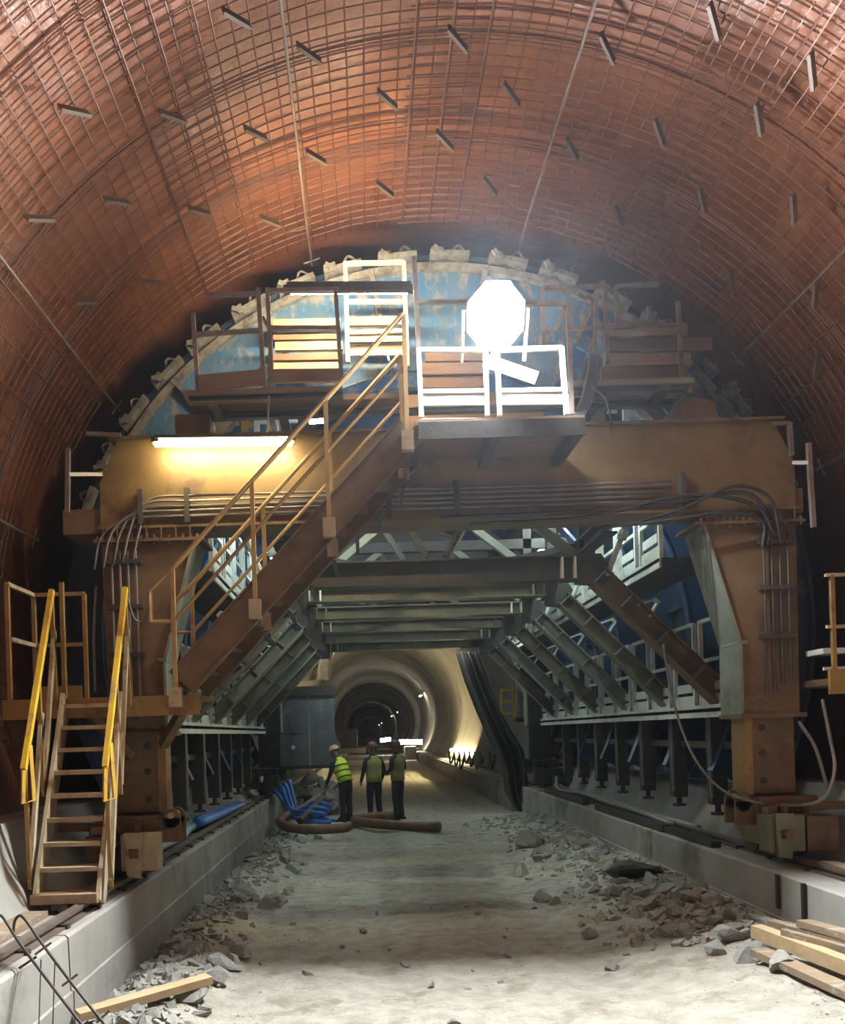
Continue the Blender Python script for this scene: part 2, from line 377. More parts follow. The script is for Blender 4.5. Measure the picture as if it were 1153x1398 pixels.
# ================================================================== GANTRY
G = thing('formwork_gantry', 'ochre steel travelling gantry portal spanning the road and carrying the arch formwork', 'gantry', (XC, 8, .7))
HW = 3.245; GX = .825; GY0, GY1 = 7.87, 8.27
def sx(s, d): return GX + s * d
def portal(y0, y1, mats, front):
    b = MB()
    b.prism([(GX - HW, 3.95), (GX + HW, 3.95), (GX + HW, 4.36), (GX + HW - .18, 4.76), (GX - HW + .18, 4.76), (GX - HW, 4.36)], y0, y1)
    obj('portal_beam', b, mats[0], G)
    b = MB().box(GX - HW + .10, GX + HW - .10, y0 - .05, y1 + .05, 4.76, 4.785).box(GX - HW - .02, GX + HW + .02, y0 - .04, y1 + .04, 3.925, 3.95)
    obj('beam_flange', b, mats[0], G)
    for s in (-1, 1):
        o_, i_, m_ = HW, HW - .86, HW - .55
        poly = [(o_, 3.80), (i_, 3.80), (i_ + .03, 3.70), (m_, 2.70), (m_, 2.02), (o_ - .02, 2.02)]
        poly = [(sx(s, a), z) for a, z in poly]
        if s > 0: poly = poly[::-1]
        col = obj('column', MB().prism(poly, y0, y1), mats[1], G)
        fl = MB()
        for (a, za), (c, zc) in (((i_ + .03, 3.70), (m_, 2.70)), ((m_, 2.70), (m_, 2.02)), ((i_, 3.80), (i_ + .03, 3.70))):
            fl.beam((sx(s, a - .012), (y0 + y1) / 2, za), (sx(s, c - .012), (y0 + y1) / 2, zc), y1 - y0 + .06, .025, (1, 0, 0))
        fl.box(*sorted((sx(s, m_ - .03), sx(s, m_ + .05))), y0 - .03, y1 + .03, 2.685, 2.715)
        obj('haunch_flange', fl, 'green_grey', col)
        OFF[col] = OFF[G]
        hd = MB().box(*sorted((sx(s, i_ - .10), sx(s, o_ + .06))), y0 - .05, y1 + .05, 3.80, 3.83)
        hd.box(*sorted((sx(s, i_), sx(s, o_))), y0, y1, 3.83, 3.93)
        for k in range(7):
            xx = sx(s, i_ + .02 + k * .135)
            hd.box(xx - .006, xx + .006, y0 - .05, y0, 3.83, 3.93)
        obj('head_plate', hd, mats[1], G)
        for k in range(8 if front else 0):
            xx = sx(s, i_ - .04 + k * .132); obj('bolt', MB().cyl((xx, y0 - .03, 3.775), (xx, y0 - .03, 3.86), .016, 6), mats[1], G)
        # inner telescopic leg
        b = MB().box(*sorted((sx(s, HW - .46), sx(s, HW - .06))), y0 + .04, y1 - .04, 1.28, 2.05)
        leg = obj('telescopic_leg', b, mats[1], G)
        b = MB().box(*sorted((sx(s, HW - .50), sx(s, HW - .46))), y0 + .02, y1 - .02, 1.27, 2.05)
        b.box(*sorted((sx(s, HW - .535), sx(s, HW - .50))), y0 + .02, y0 + .16, 1.27, 2.05)
        obj('leg_channel', b, mats[2], leg)
        for z in (1.40, 1.66, 1.9): obj('pin_hole', MB().cyl((sx(s, HW - .36), y0 + .035, z), (sx(s, HW - .36), y0 + .045, z), .035, 10), 'black_rubber', leg)
        b = MB().box(*sorted((sx(s, m_ - .04), sx(s, o_ + .03))), y0 - .04, y1 + .04, 1.99, 2.03)
        obj('collar_plate', b, mats[1], leg)
portal(GY0, GY1, ('beam_paint', 'ochre_rust', 'ochre'), True)
portal(18.3, 18.62, ('dark_steel', 'dark_steel', 'dark_steel'), False)
# wheel bogies
def bogie(s, y0, txt, mat1, mat2):
    cx = sx(s, HW - .21)
    t = thing('wheel_bogie', txt, 'bogie', (cx, y0 + .2, PT))
    b = MB().box(cx - .27, cx + .27, y0 - .12, y0 + .52, 1.20, 1.26); b.box(cx - .30, cx + .30, y0 - .14, y0 - .10, 1.12, 1.22); obj('top_plate', b, mat1, t)
    for xx in (cx - .13, cx + .10):
        obj('side_plate', MB().prism([(xx, .78), (xx + .03, .78), (xx + .03, 1.2), (xx, 1.2)], y0 - .30, y0 + .60), mat1, t)
    gx = cx - s * .17; b = MB().box(gx - .16, gx + .16, y0 - .42, y0 - .22, .80, 1.12); obj('gear_housing', b, mat2, t)
    b = MB().prism([(gx - .10, .76), (gx + .02, .74), (gx + .04, 1.14), (gx - .12, 1.14)], y0 - .47, y0 - .43); obj('cover_plate', b, mat2, t)
    b = MB().cyl((gx - .03, y0 - .53, .96), (gx - .03, y0 - .46, .96), .035, 8); b.box(gx - .07, gx + .01, y0 - .50, y0 - .47, .92, 1.0); obj('latch', b, mat1, t)
    for yy in (y0 - .16, y0 + .42):
        obj('wheel', MB().cyl((cx - .085, yy, .84), (cx + .085, yy, .84), .13, 20).cyl((cx - .11, yy, .84), (cx - .085, yy, .84), .16, 20), 'dark_steel', t)
    for k in (-.05, .17):
        b = MB().prism([(cx - s * .38 + .03 * math.cos(a) * 2.6, 1.22 + .09 * math.sin(a)) for a in lin(0, 2 * PI, 14)[:-1]], y0 + k, y0 + k + .03)
        b.box(*sorted((cx - s * .46, cx - s * .27)), y0 + k, y0 + k + .03, 1.0, 1.22)
        obj('lug', b, mat1, t)
    obj('lug_pin', MB().cyl((cx - s * .38, y0 - .10, 1.25), (cx - s * .38, y0 + .24, 1.25), .03, 10), mat2, t)
    b = MB().box(cx + .02, cx + .30, y0 - .40, y0 - .12, .80, 1.10) if s > 0 else MB().box(cx - .34, cx - .16, y0 - .3, y0 - .12, .85, 1.1)
    obj('motor_box', b, mat1, t)
    b = MB().beam((cx + s * .1, y0 - .14, 1.17), (cx + s * .62, y0 - .14, 1.17), .09, .07); b.beam((cx - .3, y0 - .30, 1.15), (cx - .02, y0 - .12, 1.15), .06, .07)
    obj('bracket_arm', b, mat1, t)
bogie(-1, GY0, 'ochre wheel bogie under the column behind the yellow ladder', 'ochre_rust', 'cream_paint')
bogie(1, GY0, 'brown wheel bogie on the rail with grey cables looping above it', 'ochre_rust', 'khaki_steel')
bogie(-1, 18.2, 'dark wheel bogie far behind near the blue hoses', 'dark_steel', 'dark_steel')
bogie(1, 18.2, 'dark wheel bogie far behind near the black tarpaulin', 'dark_steel', 'dark_steel')
for s, txt in ((-1, 'under the yellow ladder'), (1, 'under the bogie with looping cables')):
    cx = sx(s, HW - .21)
    t = thing('crane_rail', 'steel running rail along the concrete plinth %s' % txt, 'rail', (cx, 0, PT))
    obj('rail_head', MB().box(cx - .035, cx + .035, -4, 24, .695, .725).box(cx - .012, cx + .012, -4, 24, .665, .695), 'rod_steel', t)
    obj('rail_foot', MB().box(cx - .07, cx + .07, -4, 24, PT, .668), 'rod_steel', t)
    for y in lin(1.0, 22, 30): obj('rail_clip', MB().box(cx - .09, cx + .09, y - .03, y + .03, PT, .682), 'dark_steel', t)
# longitudinal girders, cross beams, struts
for s in (-1, 1):
    obj('longitudinal_girder', MB().ibeam((sx(s, 1.62), GY1, 3.93), (sx(s, 1.62), 18.3, 3.93), .16, .16, .018, .014), 'dark_steel', G)
CB = [9.25, 10.85, 12.45, 14.05, 15.65, 17.25]
for k, y in enumerate(CB):
    mt = 'khaki_steel' if k else 'dark_steel'; HB = .18 if k else .27; ZB = 3.83 - HB / 2
    o = obj('cross_beam', MB().ibeam((GX - 1.52, y, ZB), (GX + 1.52, y, ZB), .2, HB, .018, .014), mt, G); OFF[o] = OFF[G]
    for xx in (-1.5, -1.36, 1.36, 1.5): obj('web_stiffener', MB().box(GX + xx - .01, GX + xx + .01, y - .10, y + .10, ZB - HB / 2 + .01, ZB + HB / 2 - .01), 'white_steel' if (k + (xx > 0)) % 2 else mt, o)
    for s in (-1, 1):
        nd = obj('node_gusset', MB().prism([(sx(s, 1.52), 3.52), (sx(s, 1.52), 3.85), (sx(s, 1.80), 3.85), (sx(s, 1.92), 3.66), (sx(s, 1.84), 3.50)][::s], y - .03, y + .03), 'dark_steel', G)
        a = Vector((sx(s, 1.74), y, 3.62)); b = Vector((sx(s, 3.12), y, 2.20))
        o = obj('inclined_strut', MB().ibeam(a, b, .20 if k else .24, .19 if k else .22, .018, .014, (s * .7, 0, .7)), ('green_grey', 'khaki_steel')[k % 2] if k else 'ochre_rust', G); OFF[o] = OFF[G]
        d = (b - a)
        for t_ in (.02, .22, .5, .78, .97):
            c = a + d * t_; obj('web_stiffener', MB().beam(c - d.normalized() * .008, c + d.normalized() * .008, .19, .17, (s * .7, 0, .7)), 'green_grey', o)
        c = a + d * .33; n_ = Vector((s * .7, 0, .7)); e = MB()
        e.beam(c + n_ * .08 - d.normalized() * .09, c + n_ * .26, .10, .02, d); e.beam(c + n_ * .08 + d.normalized() * .09, c + n_ * .26 + d.normalized() * .05, .10, .02, d)
        e.beam(c + n_ * .26 - d.normalized() * .01, c + n_ * .26 + d.normalized() * .06, .10, .02, n_)
        obj('bracket', e, 'white_steel', o)
        obj('spindle', MB().cyl(a + Vector((s * .12, -.02, -.02)), a + Vector((s * .30, -.02, .42)), .03, 8).cyl(a + Vector((s * .29, -.02, .38)), a + Vector((s * .32, -.02, .47)), .055, 10), 'white_steel', o)
    # plan bracing and short truss to the shell above
    y2 = y + 1.6
    if y2 < 18.4:
        for s in (-1, 1): obj('plan_brace', MB().beam((sx(s, 1.5), y, 3.93), (sx(-s, .0), y2, 3.93), .07, .07), 'dark_steel', G)
    for s in (-1, 1):
        obj('truss_diagonal', MB().beam((sx(s, 1.5), y, 3.86), (sx(s, .55), y, 4.62), .09, .09), 'green_grey', G)
        obj('truss_diagonal', MB().beam((sx(s, .55), y, 4.62), (sx(s, .1), y, 3.86), .07, .07), 'dark_steel', G)
        obj('truss_post', MB().beam((sx(s, 1.62), y, 3.86), (sx(s, 1.62), y, 5.0), .12, .12), 'dark_steel', G)
    obj('truss_chord', MB().beam((GX - 2.2, y, 4.68), (GX + 2.2, y, 4.68), .12, .14), 'dark_steel', G)
for s in (-1, 1): obj('upper_girder', MB().ibeam((sx(s, 1.62), GY1, 5.05), (sx(s, 1.62), 18.3, 5.05), .2, .26, .02, .016), 'dark_steel', G)
# lugs and boxes standing on the portal beam
b = MB().prism([(GX + 2.15, 4.78), (GX + 2.55, 4.78), (GX + 2.5, 4.97), (GX + 2.22, 5.0), (GX + 2.12, 4.9)], GY0 - .02, GY0 + .3); obj('lug_box', b, 'ochre_rust', G)
b = MB().box(GX - 2.52, GX - 2.2, GY0 - .02, GY0 + .3, 4.78, 4.98); obj('lug_box', b, 'ochre_rust', G)
for s in (-1, 1): obj('raker', MB().beam((sx(s, 2.5), 8.6, 4.78), (sx(s, 1.7), 8.6, 5.7), .14, .14), 'dark_steel', G)
for s, x0 in ((-1, -2.78), (1, 4.15)):                # outrigger box at the beam ends
    obj('outrigger_box', MB().box(*sorted((x0, sx(s, HW))), GY0 + .02, GY1, 3.9, 4.13), 'ochre_rust', G)
# conduits along the portal beam
cd = thing('conduit_bundle', 'bundle of thin grey conduits clamped along the portal beam below the warm tube lamp', 'conduit', (GX, GY0, 4.0))
for k in range(5):
    z = 4.03 + k * .045; yy = GY0 - .045 - .01 * (k % 2)
    pts = [(-1.72 + .05 * k, yy, z), (2.9, yy, z)]
    pre = bez([(GX - HW - .06 + .09 * k, yy, 3.55 + .02 * k), (GX - HW + .02 + .09 * k, yy, 3.86 + .02 * k), (GX - HW + .28 + .05 * k, yy, z - .02), pts[0]], 14)
    obj('conduit', MB().tube(pre + lin(Vector(pts[0]), Vector(pts[1]), 6), .0115, 6), 'grey_cable', cd, True)
for xx in (-2.03, -1.60, .27, .9, 3.0):
    obj('clamp_strip', MB().box(xx - .022, xx + .022, GY0 - .075, GY0, 3.96, 4.28), 'dark_steel', cd)
for s, tx in ((-1, 'left'), (1, 'right')):
    t = thing('hydraulic_pipes', ('thin hydraulic pipes running down the column behind the yellow ladder' if s < 0 else 'thin hydraulic pipes running down the column with the pale haunch'), 'pipes', (sx(s, 3), GY0, 2.6))
    for k in range(4):
        xx = sx(s, HW - .10 - .075 * k); y_ = GY0 - .03
        obj('pipe', MB().tube([(xx, y_, 3.72), (xx, y_, 2.35 - .06 * k)], .011, 6), 'dark_steel' if s > 0 else 'grey_cable', t)
    for z in (3.62, 3.2, 2.75): obj('pipe_clamp', MB().box(*sorted((sx(s, HW - .05), sx(s, HW - .38))), GY0 - .05, GY0, z - .02, z + .02), 'dark_steel', t)
for k, (pts, r) in enumerate([
    ([P(600, 707, 7.78), P(760, 700, 7.76), P(900, 690, 7.76), P(1010, 672, 7.78), P(1045, 700, 7.8), P(1048, 745, 7.8)], .018),
    ([P(640, 716, 7.78), P(800, 706, 7.74), P(940, 676, 7.75), P(1030, 690, 7.78), P(1056, 730, 7.8)], .018),
    ([P(860, 716, 7.76), P(930, 695, 7.74), P(1000, 664, 7.75), P(1050, 680, 7.78), P(1066, 740, 7.8)], .016),
    ([P(820, 720, 7.76), P(900, 712, 7.72), P(990, 700, 7.73), P(1040, 712, 7.78), P(1040, 750, 7.8)], .016)]):
    single('black_cable', MB().tube(bez(pts, 30), r, 6), 'black_rubber', 'thick black cable sagging along the portal beam towards the column head', 'cable', 'black cables on the portal beam', True)
for pts, r, lab in [
    ([P(1090, 985, 7.7), P(1112, 1020, 7.6), P(1126, 1065, 7.55), P(1129, 1078, 7.55)], .016, 'short grey cable hanging in an arc from the column collar above the bogie'),
    ([P(1122, 955, 7.7), P(1133, 1010, 7.6), P(1139, 1050, 7.5), P(1128, 1085, 7.45), P(1105, 1098, 7.5), P(1065, 1100, 7.6)], .017, 'long grey cable looping down past the bogie from the landing'),
    ([P(905, 880, 9.0), P(918, 955, 8.6), P(945, 1030, 8.2), P(985, 1078, 7.9), P(1040, 1098, 7.7)], .013, 'thin grey cable slung from an inclined strut across to the bogie')]:
    single('grey_cable', MB().tube(bez(pts, 30), r, 6), 'grey_cable', lab, 'cable', None, True)
single('blue_cable', MB().tube(bez([P(131, 800, 8.1), P(128, 870, 8.1), P(130, 945, 8.1)], 12), .013, 6), 'pale_hose', 'pale blue cable hanging beside the column behind the yellow ladder', 'cable', None, True)

# ================================================================== DIAGONAL STAIRCASE
SY0, SY1 = 6.98, 7.70
S0 = Vector((-1.52, 0, 2.42)); S1 = Vector((.44, 0, 4.46)); SD = S1 - S0
st = thing('steel_staircase', 'brown steel staircase slanting up across the front of the gantry to the upper platform', 'staircase', (-1.5, SY0, 2.35))
for y in (SY0, SY1):
    o = obj('stringer', MB().ibeam(S0 + Vector((0, y, 0)), S1 + Vector((0, y, 0)), .07, .26, .014, .012), 'ochre_rust', st)
for k in range(10):
    c = S0 + SD * ((k + .5) / 10); c.z += .02
    b = MB().box(c.x - .11, c.x + .12, SY0 + .012, SY1 - .012, c.z - .02, c.z); b.box(c.x - .115, c.x - .10, SY0 + .012, SY1 - .012, c.z - .06, c.z)
    obj('tread', b, 'timber_dark', st)
for y in (SY0 - .03, SY1 + .01):
    fr = y < 7.3; pb = []
    for t_ in (-.02, .325, .645, .985):
        c = S0 + SD * t_ + Vector((0, y, 0)); pb.append(c)
        o = obj('post', MB().beam(c + Vector((0, 0, -.12)), c + Vector((0, 0, .98)), .035, .035), 'rail_tan' if fr else 'ochre', st); OFF[o] = OFF[st]
        obj('post_foot', MB().box(c.x - .05, c.x + .05, y - .05, y + .03, c.z - .16, c.z + .0), 'cream_paint', o)
    up = Vector((0, 0, .98)); e0 = pb[0] + Vector((-.19, 0, .80))
    obj('handrail', MB().tube([e0 + Vector((0, 0, -.25)), e0, pb[0] + up, pb[-1] + up], .021, 8), 'rail_tan' if fr else 'ochre', st)
    obj('end_loop', MB().tube([e0 + Vector((0, 0, -.25)), pb[0] + Vector((0, 0, .55))], .018, 6), 'rail_tan' if fr else 'ochre', st)
    for h in (.55,): obj('mid_rail', MB().tube([pb[0] + Vector((0, 0, h)), pb[-1] + Vector((0, 0, h))], .016, 6), 'ochre', st)
for k in range(9):
    c = S0 + SD * ((k + 1) / 10); obj('under_brace', MB().beam(c + Vector((.12, SY0 + .05, -.25)), c + Vector((.12, SY1 - .05, -.25)), .03, .03), 'dark_steel', st)
# ================================================================== LANDING AND YELLOW LADDER
ld = thing('landing_platform', 'brown steel landing with a guard frame at the head of the yellow ladder', 'platform', (-2.3, 7.3, 2.2))
obj('deck', MB().box(-3.10, -1.42, 7.22, 7.86, 2.29, 2.33), 'ochre_rust', ld)
obj('edge_beam', MB().box(-3.10, -1.42, 7.19, 7.23, 2.16, 2.33), 'ochre', ld)
obj('toe_board', MB().box(-3.08, -2.62, 7.80, 7.83, 2.33, 2.48), 'ochre', ld)
for x, y in ((-3.05, 7.24), (-2.58, 7.24), (-3.05, 7.82), (-2.58, 7.82)):
    obj('post', MB().beam((x, y, 2.33), (x, y, 3.33), .035, .035), 'ochre', ld)
for z in (3.33, 2.86):
    obj('rail', MB().beam((-3.05, 7.82, z), (-2.58, 7.82, z), .035, .035), 'ochre', ld)
    obj('rail', MB().beam((-3.05, 7.24, z), (-3.05, 7.82, z), .035, .035), 'cream_paint', ld)
obj('support_bracket', MB().beam((-2.5, 7.5, 2.25), (-2.2, 7.86, 1.8), .08, .08), 'ochre_rust', ld)
obj('support_bracket', MB().beam((-1.6, 7.5, 2.25), (-1.9, 7.86, 1.9), .08, .08), 'ochre_rust', ld)
la = thing('access_ladder', 'steep wooden-treaded ladder with bright yellow handrails standing on the concrete plinth', 'ladder', (-2.32, 6.5, PT))
L0, L1 = Vector((0, 6.50, .78)), Vector((0, 7.22, 2.32)); LX = (-2.575, -2.09)
for i, x in enumerate(LX):
    obj('stringer', MB().beam(L0 + Vector((x, 0, -.06)), L1 + Vector((x + .01, 0, .02)), .03, .17, (0, -1, 1)), 'cream_paint', la)
for k in range(9):
    c = L0 + (L1 - L0) * (k / 8.35)
    b = MB().box(LX[0] + .02, LX[1] - .02, c.y - .07, c.y + .11, c.z - .012, c.z + .022)
    if k == 0: b = MB().box(LX[0] - .01, LX[1] + .01, c.y - .12, c.y + .14, c.z - .05, c.z + .02)
    obj('tread', b, 'cream_paint' if k % 3 else 'tread_wood', la)
for i, x in enumerate((LX[0] - .06, LX[1] + .08)):
    off = Vector((x, -.06, .93)); a, b_ = L0 + off, L1 + off
    d = (b_ - a)
    low = a + d * .03
    o = obj('handrail', MB().beam(low, b_, .04, .045), 'yellow_paint', la); OFF[o] = OFF[la]
    obj('rail_return', MB().tube([low, low + Vector((0, -.03, -.26)), low + Vector((.06, .03, -.24)), low + d * .12 + Vector((.02, 0, .0))], .019, 4), 'yellow_paint', o)
    base = L0 + Vector((x, 0, 0)); bd = L1 - L0
    for t_ in (.03, .48, .95):
        c = base + bd * t_; obj('post', MB().beam(c, a + d * (t_ + .03), .03, .03), 'ochre', la)
    for t0, t1, hh in ((.03, .52, .45), (.50, .98, .45)):
        obj('mid_rail', MB().beam(base + bd * t0 + Vector((0, 0, .05)), base + bd * t1 + Vector((0, -.02, .62)), .03, .045), 'cream_paint', la)
obj('foot_block', MB().box(-2.44, -2.18, 6.42, 6.62, .67, .76).box(-2.36, -2.30, 6.36, 6.44, .66, .72), 'dark_steel', la)
obj('chain', MB().tube(bez([(LX[1] + .08, 7.2, 3.18), (LX[1] + .13, 7.22, 3.0), (LX[1] + .2, 7.25, 2.98), (LX[1] + .26, 7.25, 3.1)], 12), .010, 5), 'dark_steel', la)
# right-hand landing outside the column
rl = thing('side_landing', 'small ochre steel landing with guard rail beside the right-hand column', 'platform', (4.5, 7.6, 2.2))
obj('deck', MB().box(4.12, 4.85, 7.5, 8.2, 2.26, 2.32), 'ochre_rust', rl)
obj('edge_beam', MB().box(4.12, 4.85, 7.46, 7.5, 2.18, 2.40), 'ochre', rl)
for x in (4.18, 4.46): obj('post', MB().beam((x, 7.5, 2.3), (x, 7.5, 3.24), .035, .035), 'ochre', rl)
for z in (3.24, 2.78): obj('rail', MB().beam((4.12, 7.5, z), (4.50, 7.5, z), .03, .03), 'cream_paint', rl)
obj('tool_tray', MB().box(4.14, 4.36, 7.6, 7.9, 2.55, 2.60).box(4.14, 4.36, 7.6, 7.62, 2.4, 2.43), 'white_steel', rl)
# ================================================================== UPPER PLATFORM
up_ = thing('upper_platform', 'dark steel work platform on top of the portal beam in front of the blue arch', 'platform', (GX, 7.8, 4.8))
for (xa, xb, y0, y1, z) in ((-1.55, -.12, 7.55, 8.05, 5.08), (.48, 1.88, 6.95, 7.84, 4.53), (-.12, .48, 7.75, 8.05, 5.08), (1.88, 3.05, 7.6, 8.05, 5.08)):
    obj('deck', MB().box(xa, xb, y0, y1, z - .05, z), 'timber_dark' if xa < 1.8 else 'khaki_steel', up_)
for (xa, xb, y) in ((-1.5, -.12, 7.58), (1.9, 3.0, 7.64), (-1.5, 3.0, 8.0)):
    obj('bearer', MB().ibeam((xa, y, 5.0), (xb, y, 5.0), .08, .055, .010, .012), 'dark_steel', up_)
for x in (-1.3, -.4, 2.8): obj('joist', MB().box(x - .04, x + .04, 7.6, 8.04, 4.97, 5.03), 'dark_steel', up_)
for x in (.5, 1.15, 1.84): obj('joist', MB().box(x - .04, x + .04, 6.97, 7.84, 4.38, 4.48), 'dark_steel', up_)
obj('front_fascia', MB().box(.50, 1.88, 6.93, 6.955, 4.36, 4.50), 'dark_steel', up_)
obj('back_panel', MB().box(.50, 1.88, 8.48, 8.52, 4.80, 5.35), 'timber_dark', up_)
def pipe(name, pts, r, mat, parent, sq=False):
    mb = MB()
    if sq:
        for a, b in zip(pts, pts[1:]): mb.beam(a, b, r * 2, r * 2)
    else: mb.tube(pts, r, 7)
    return obj(name, mb, mat, parent)
def guard(label, name, posts, rails, boards, mat='rod_steel', sq=True, r=.019):
    b0 = posts[0][0]; t = thing(name, label, 'guard rail', b0, None)
    for a, b in posts: pipe('post', [a, b], r, mat, t, sq)
    for a, b in rails: pipe('rail', [a, b], r * .9, mat, t, sq)
    for a, b, h, mt in boards:
        obj('toe_board', MB().beam(a, b, .025, h), mt, t)
    return t
D = 7.58
guard('dark guard rail with a brown toe board above the warm tube lamp', 'guard_rail',
      [(P(271, 542, D), P(263, 428, D)), (P(361, 536, D), P(352, 394, D)), (P(372, 535, D), P(365, 394, D)), (P(466, 520, D), P(458, 398, D))],
      [(P(350, 401, D), P(282, 403, D)), (P(266, 457, D), P(356, 451, D)), (P(366, 448, D), P(462, 448, D)), (P(365, 397, D), P(462, 395, D)), (P(372, 520, D), P(466, 519, D))],
      [(P(271, 523, D - .02), P(361, 515, D - .02), .14, 'timber_dark'), (P(372, 513, D - .02), P(466, 512, D - .02), .11, 'timber_dark')])
D = 8.2
guard('pale yellow gate frame standing behind the head of the staircase', 'gate_frame',
      [(P(475, 495, D), P(471, 358, D)), (P(556, 500, D), P(551, 358, D))],
      [(P(471, 360, D), P(551, 358, D)), (P(472, 412, D), P(553, 412, D)), (P(474, 455, D), P(555, 452, D))],
      [(P(476, 482, D), P(556, 482, D), .05, 'cream_paint')], 'cream_paint')
D = 7.0
guard('galvanised guard rail cage in front of the floodlight', 'guard_cage',
      [(P(575, 570, D), P(571, 476, D)), (P(665, 568, D), P(662, 478, D)), (P(682, 568, D), P(678, 478, D)), (P(773, 566, D), P(766, 474, D))],
      [(P(571, 478, D), P(662, 478, D)), (P(678, 478, D), P(766, 475, D)), (P(573, 535, D), P(664, 534, D)), (P(680, 534, D), P(772, 532, D)), (P(575, 575, D), P(664, 574, D)), (P(684, 573, D), P(776, 571, D))],
      [(P(575, 547, D), P(664, 546, D), .085, 'white_steel'), (P(684, 546, D), P(776, 545, D), .085, 'white_steel')], 'white_steel')
guard('tall thin steel standard with rails beside the head of the staircase', 'guard_rail',
      [(P(576, 574, 7.1), P(565, 352, 7.1)), (P(780, 566, 7.3), P(775, 415, 7.3))],
      [(P(568, 413, 7.1), P(655, 412, 7.1)), (P(771, 420, 7.3), P(758, 450, 7.7)), (P(657, 412, 7.1), P(770, 415, 7.3))], [], 'rod_steel')
D = 8.2
guard('thin steel guard frame behind the floodlight in front of the stacked boards', 'guard_rail',
      [(P(742, 480, D), P(740, 393, D)), (P(829, 495, D), P(825, 393, D)), (P(811, 495, D), P(813, 410, D)), (P(932, 545, D), P(925, 412, D)), (P(842, 450, D), P(840, 392, D))],
      [(P(740, 393, D), P(827, 391, D)), (P(840, 391, D), P(900, 388, D)), (P(742, 450, D), P(926, 443, D))], [], 'rod_steel')
for (x0, x1, rows, label) in ((372, 464, [(445, 16, 'timber'), (462, 7, 'timber_dark'), (474, 12, 'timber'), (489, 9, 'timber_dark'), (500, 15, 'timber'), ], 'stack of weathered boards behind the dark guard rail'),
                              (476, 556, [(440, 12, 'timber'), (455, 8, 'timber_dark'), (465, 8, 'timber'), (478, 12, 'timber_dark')], 'weathered boards closing the gap behind the pale gate frame'),
                              (578, 660, [(487, 16, 'timber_dark'), (505, 16, 'timber_dark'), (523, 16, 'timber_dark')], 'dark boards behind the guard rail cage beside the staircase'),
                              (822, 940, [(452, 18, 'timber'), (472, 18, 'timber_dark'), (492, 18, 'timber'), (512, 17, 'timber_dark'), (530, 14, 'timber')], 'stack of grey boards on the platform right of the floodlight')):
    d = 8.42
    t = thing('board_stack', label, 'boards', P(x0, rows[-1][0] + 10, d))
    for i, (yy, hh, mt) in enumerate(rows):
        j = random.uniform(-3, 4); obj('board', MB().beam(P(x0 + j, yy, d - .03 * (i % 2)), P(x1 + j + (28 if i in (1,) and x0 > 800 else 0), yy - 1.5, d - .03 * (i % 2)), .05, hh * d / F * .96), mt, t)
# hose coil hung on the platform
c = P(800, 522, 7.7)
t = thing('hose_coil', 'coil of black hose hanging edge-on beside the floodlight platform', 'hose', c)
for k in range(4):
    obj('loop', MB().tube([c + Vector((-.03 + .025 * k + .05 * math.cos(a), .22 * math.sin(a) * .9, .24 * math.cos(a))) for a in lin(0, 2 * PI, 20)[:-1]], .022, 6, close=True), 'black_rubber', t, True)
single('black_cable', MB().tube(bez([P(808, 528, 7.5), P(826, 545, 7.45), P(834, 575, 7.5), P(835, 590, 7.7)], 12), .012, 6), 'black_rubber', 'single black cable drooping from the hose coil to the portal beam', 'cable', None, True)
single('grey_cable', MB().tube(bez([P(367, 540, 7.5), P(366, 565, 7.55), P(364, 590, 7.6)], 8), .009, 6), 'grey_cable', 'thin cable dropping from the dark guard rail to the warm tube lamp', 'cable')
# stubs of guard rail at the beam ends
guard('bent steel guard rail stub at the right-hand end of the portal beam', 'guard_rail', [(P(1080, 622, 7.8), P(1077, 577, 7.8)), (P(1110, 720, 7.6), P(1103, 605, 7.6))],
      [(P(1077, 578, 7.8), P(1052, 579, 7.8)), (P(1082, 632, 7.7), P(1104, 632, 7.6))], [], 'rod_steel')
guard('thin steel guard rail stub at the left-hand end of the portal beam', 'guard_rail', [(P(92, 700, 7.6), P(93, 612, 7.6))],
      [(P(93, 648, 7.6), P(138, 648, 7.85)), (P(118, 592, 7.8), P(165, 594, 7.8))], [], 'rod_steel')
# ================================================================== LAMPS
fl = thing('floodlight', 'glaring white floodlight on the guard rail cage facing the road', 'floodlight', P(675, 478, 6.98))
c = P(677, 432, 6.93); hw, hh = .225, .25; tilt = .52
R_ = Matrix.Rotation(tilt, 3, 'X')
def fbox(x0, x1, y0, y1, z0, z1):
    b = MB().box(x0, x1, y0, y1, z0, z1); b.v = [c + R_ @ v for v in b.v]; return b
b = MB().prism([((hw + .02) * 1.04 * math.cos(a), (hh + .02) * 1.04 * math.sin(a)) for a in lin(PI / 8, PI / 8 + 2 * PI, 8)[:-1]][::-1], .02, .15); b.v = [c + R_ @ v for v in b.v]
obj('housing', b, 'dark_steel', fl)
obj('glowing_sheet', MB().beam(P(662, 492, 6.94), P(732, 516, 6.9), .05, .085), 'sheet_glow', fl)  # lit white sheet below the lamp, its brightness drawn as a glowing bar
b = MB().prism([(hw * 1.04 * math.cos(a), hh * 1.04 * math.sin(a)) for a in lin(PI / 8, PI / 8 + 2 * PI, 8)[:-1]][::-1], 0, .018); b.v = [c + R_ @ v for v in b.v]
obj('lamp_panel', b, 'flood_glow', fl)
b = fbox(-hw - .05, -hw - .03, .02, .1, -hh - .1, .05); obj('yoke', b, 'rod_steel', fl); obj('yoke', fbox(hw + .03, hw + .05, .02, .1, -hh - .1, .05), 'rod_steel', fl)
obj('clamp', MB().cyl(P(675, 500, 7.0), P(675, 466, 7.0), .03, 8), 'rod_steel', fl)
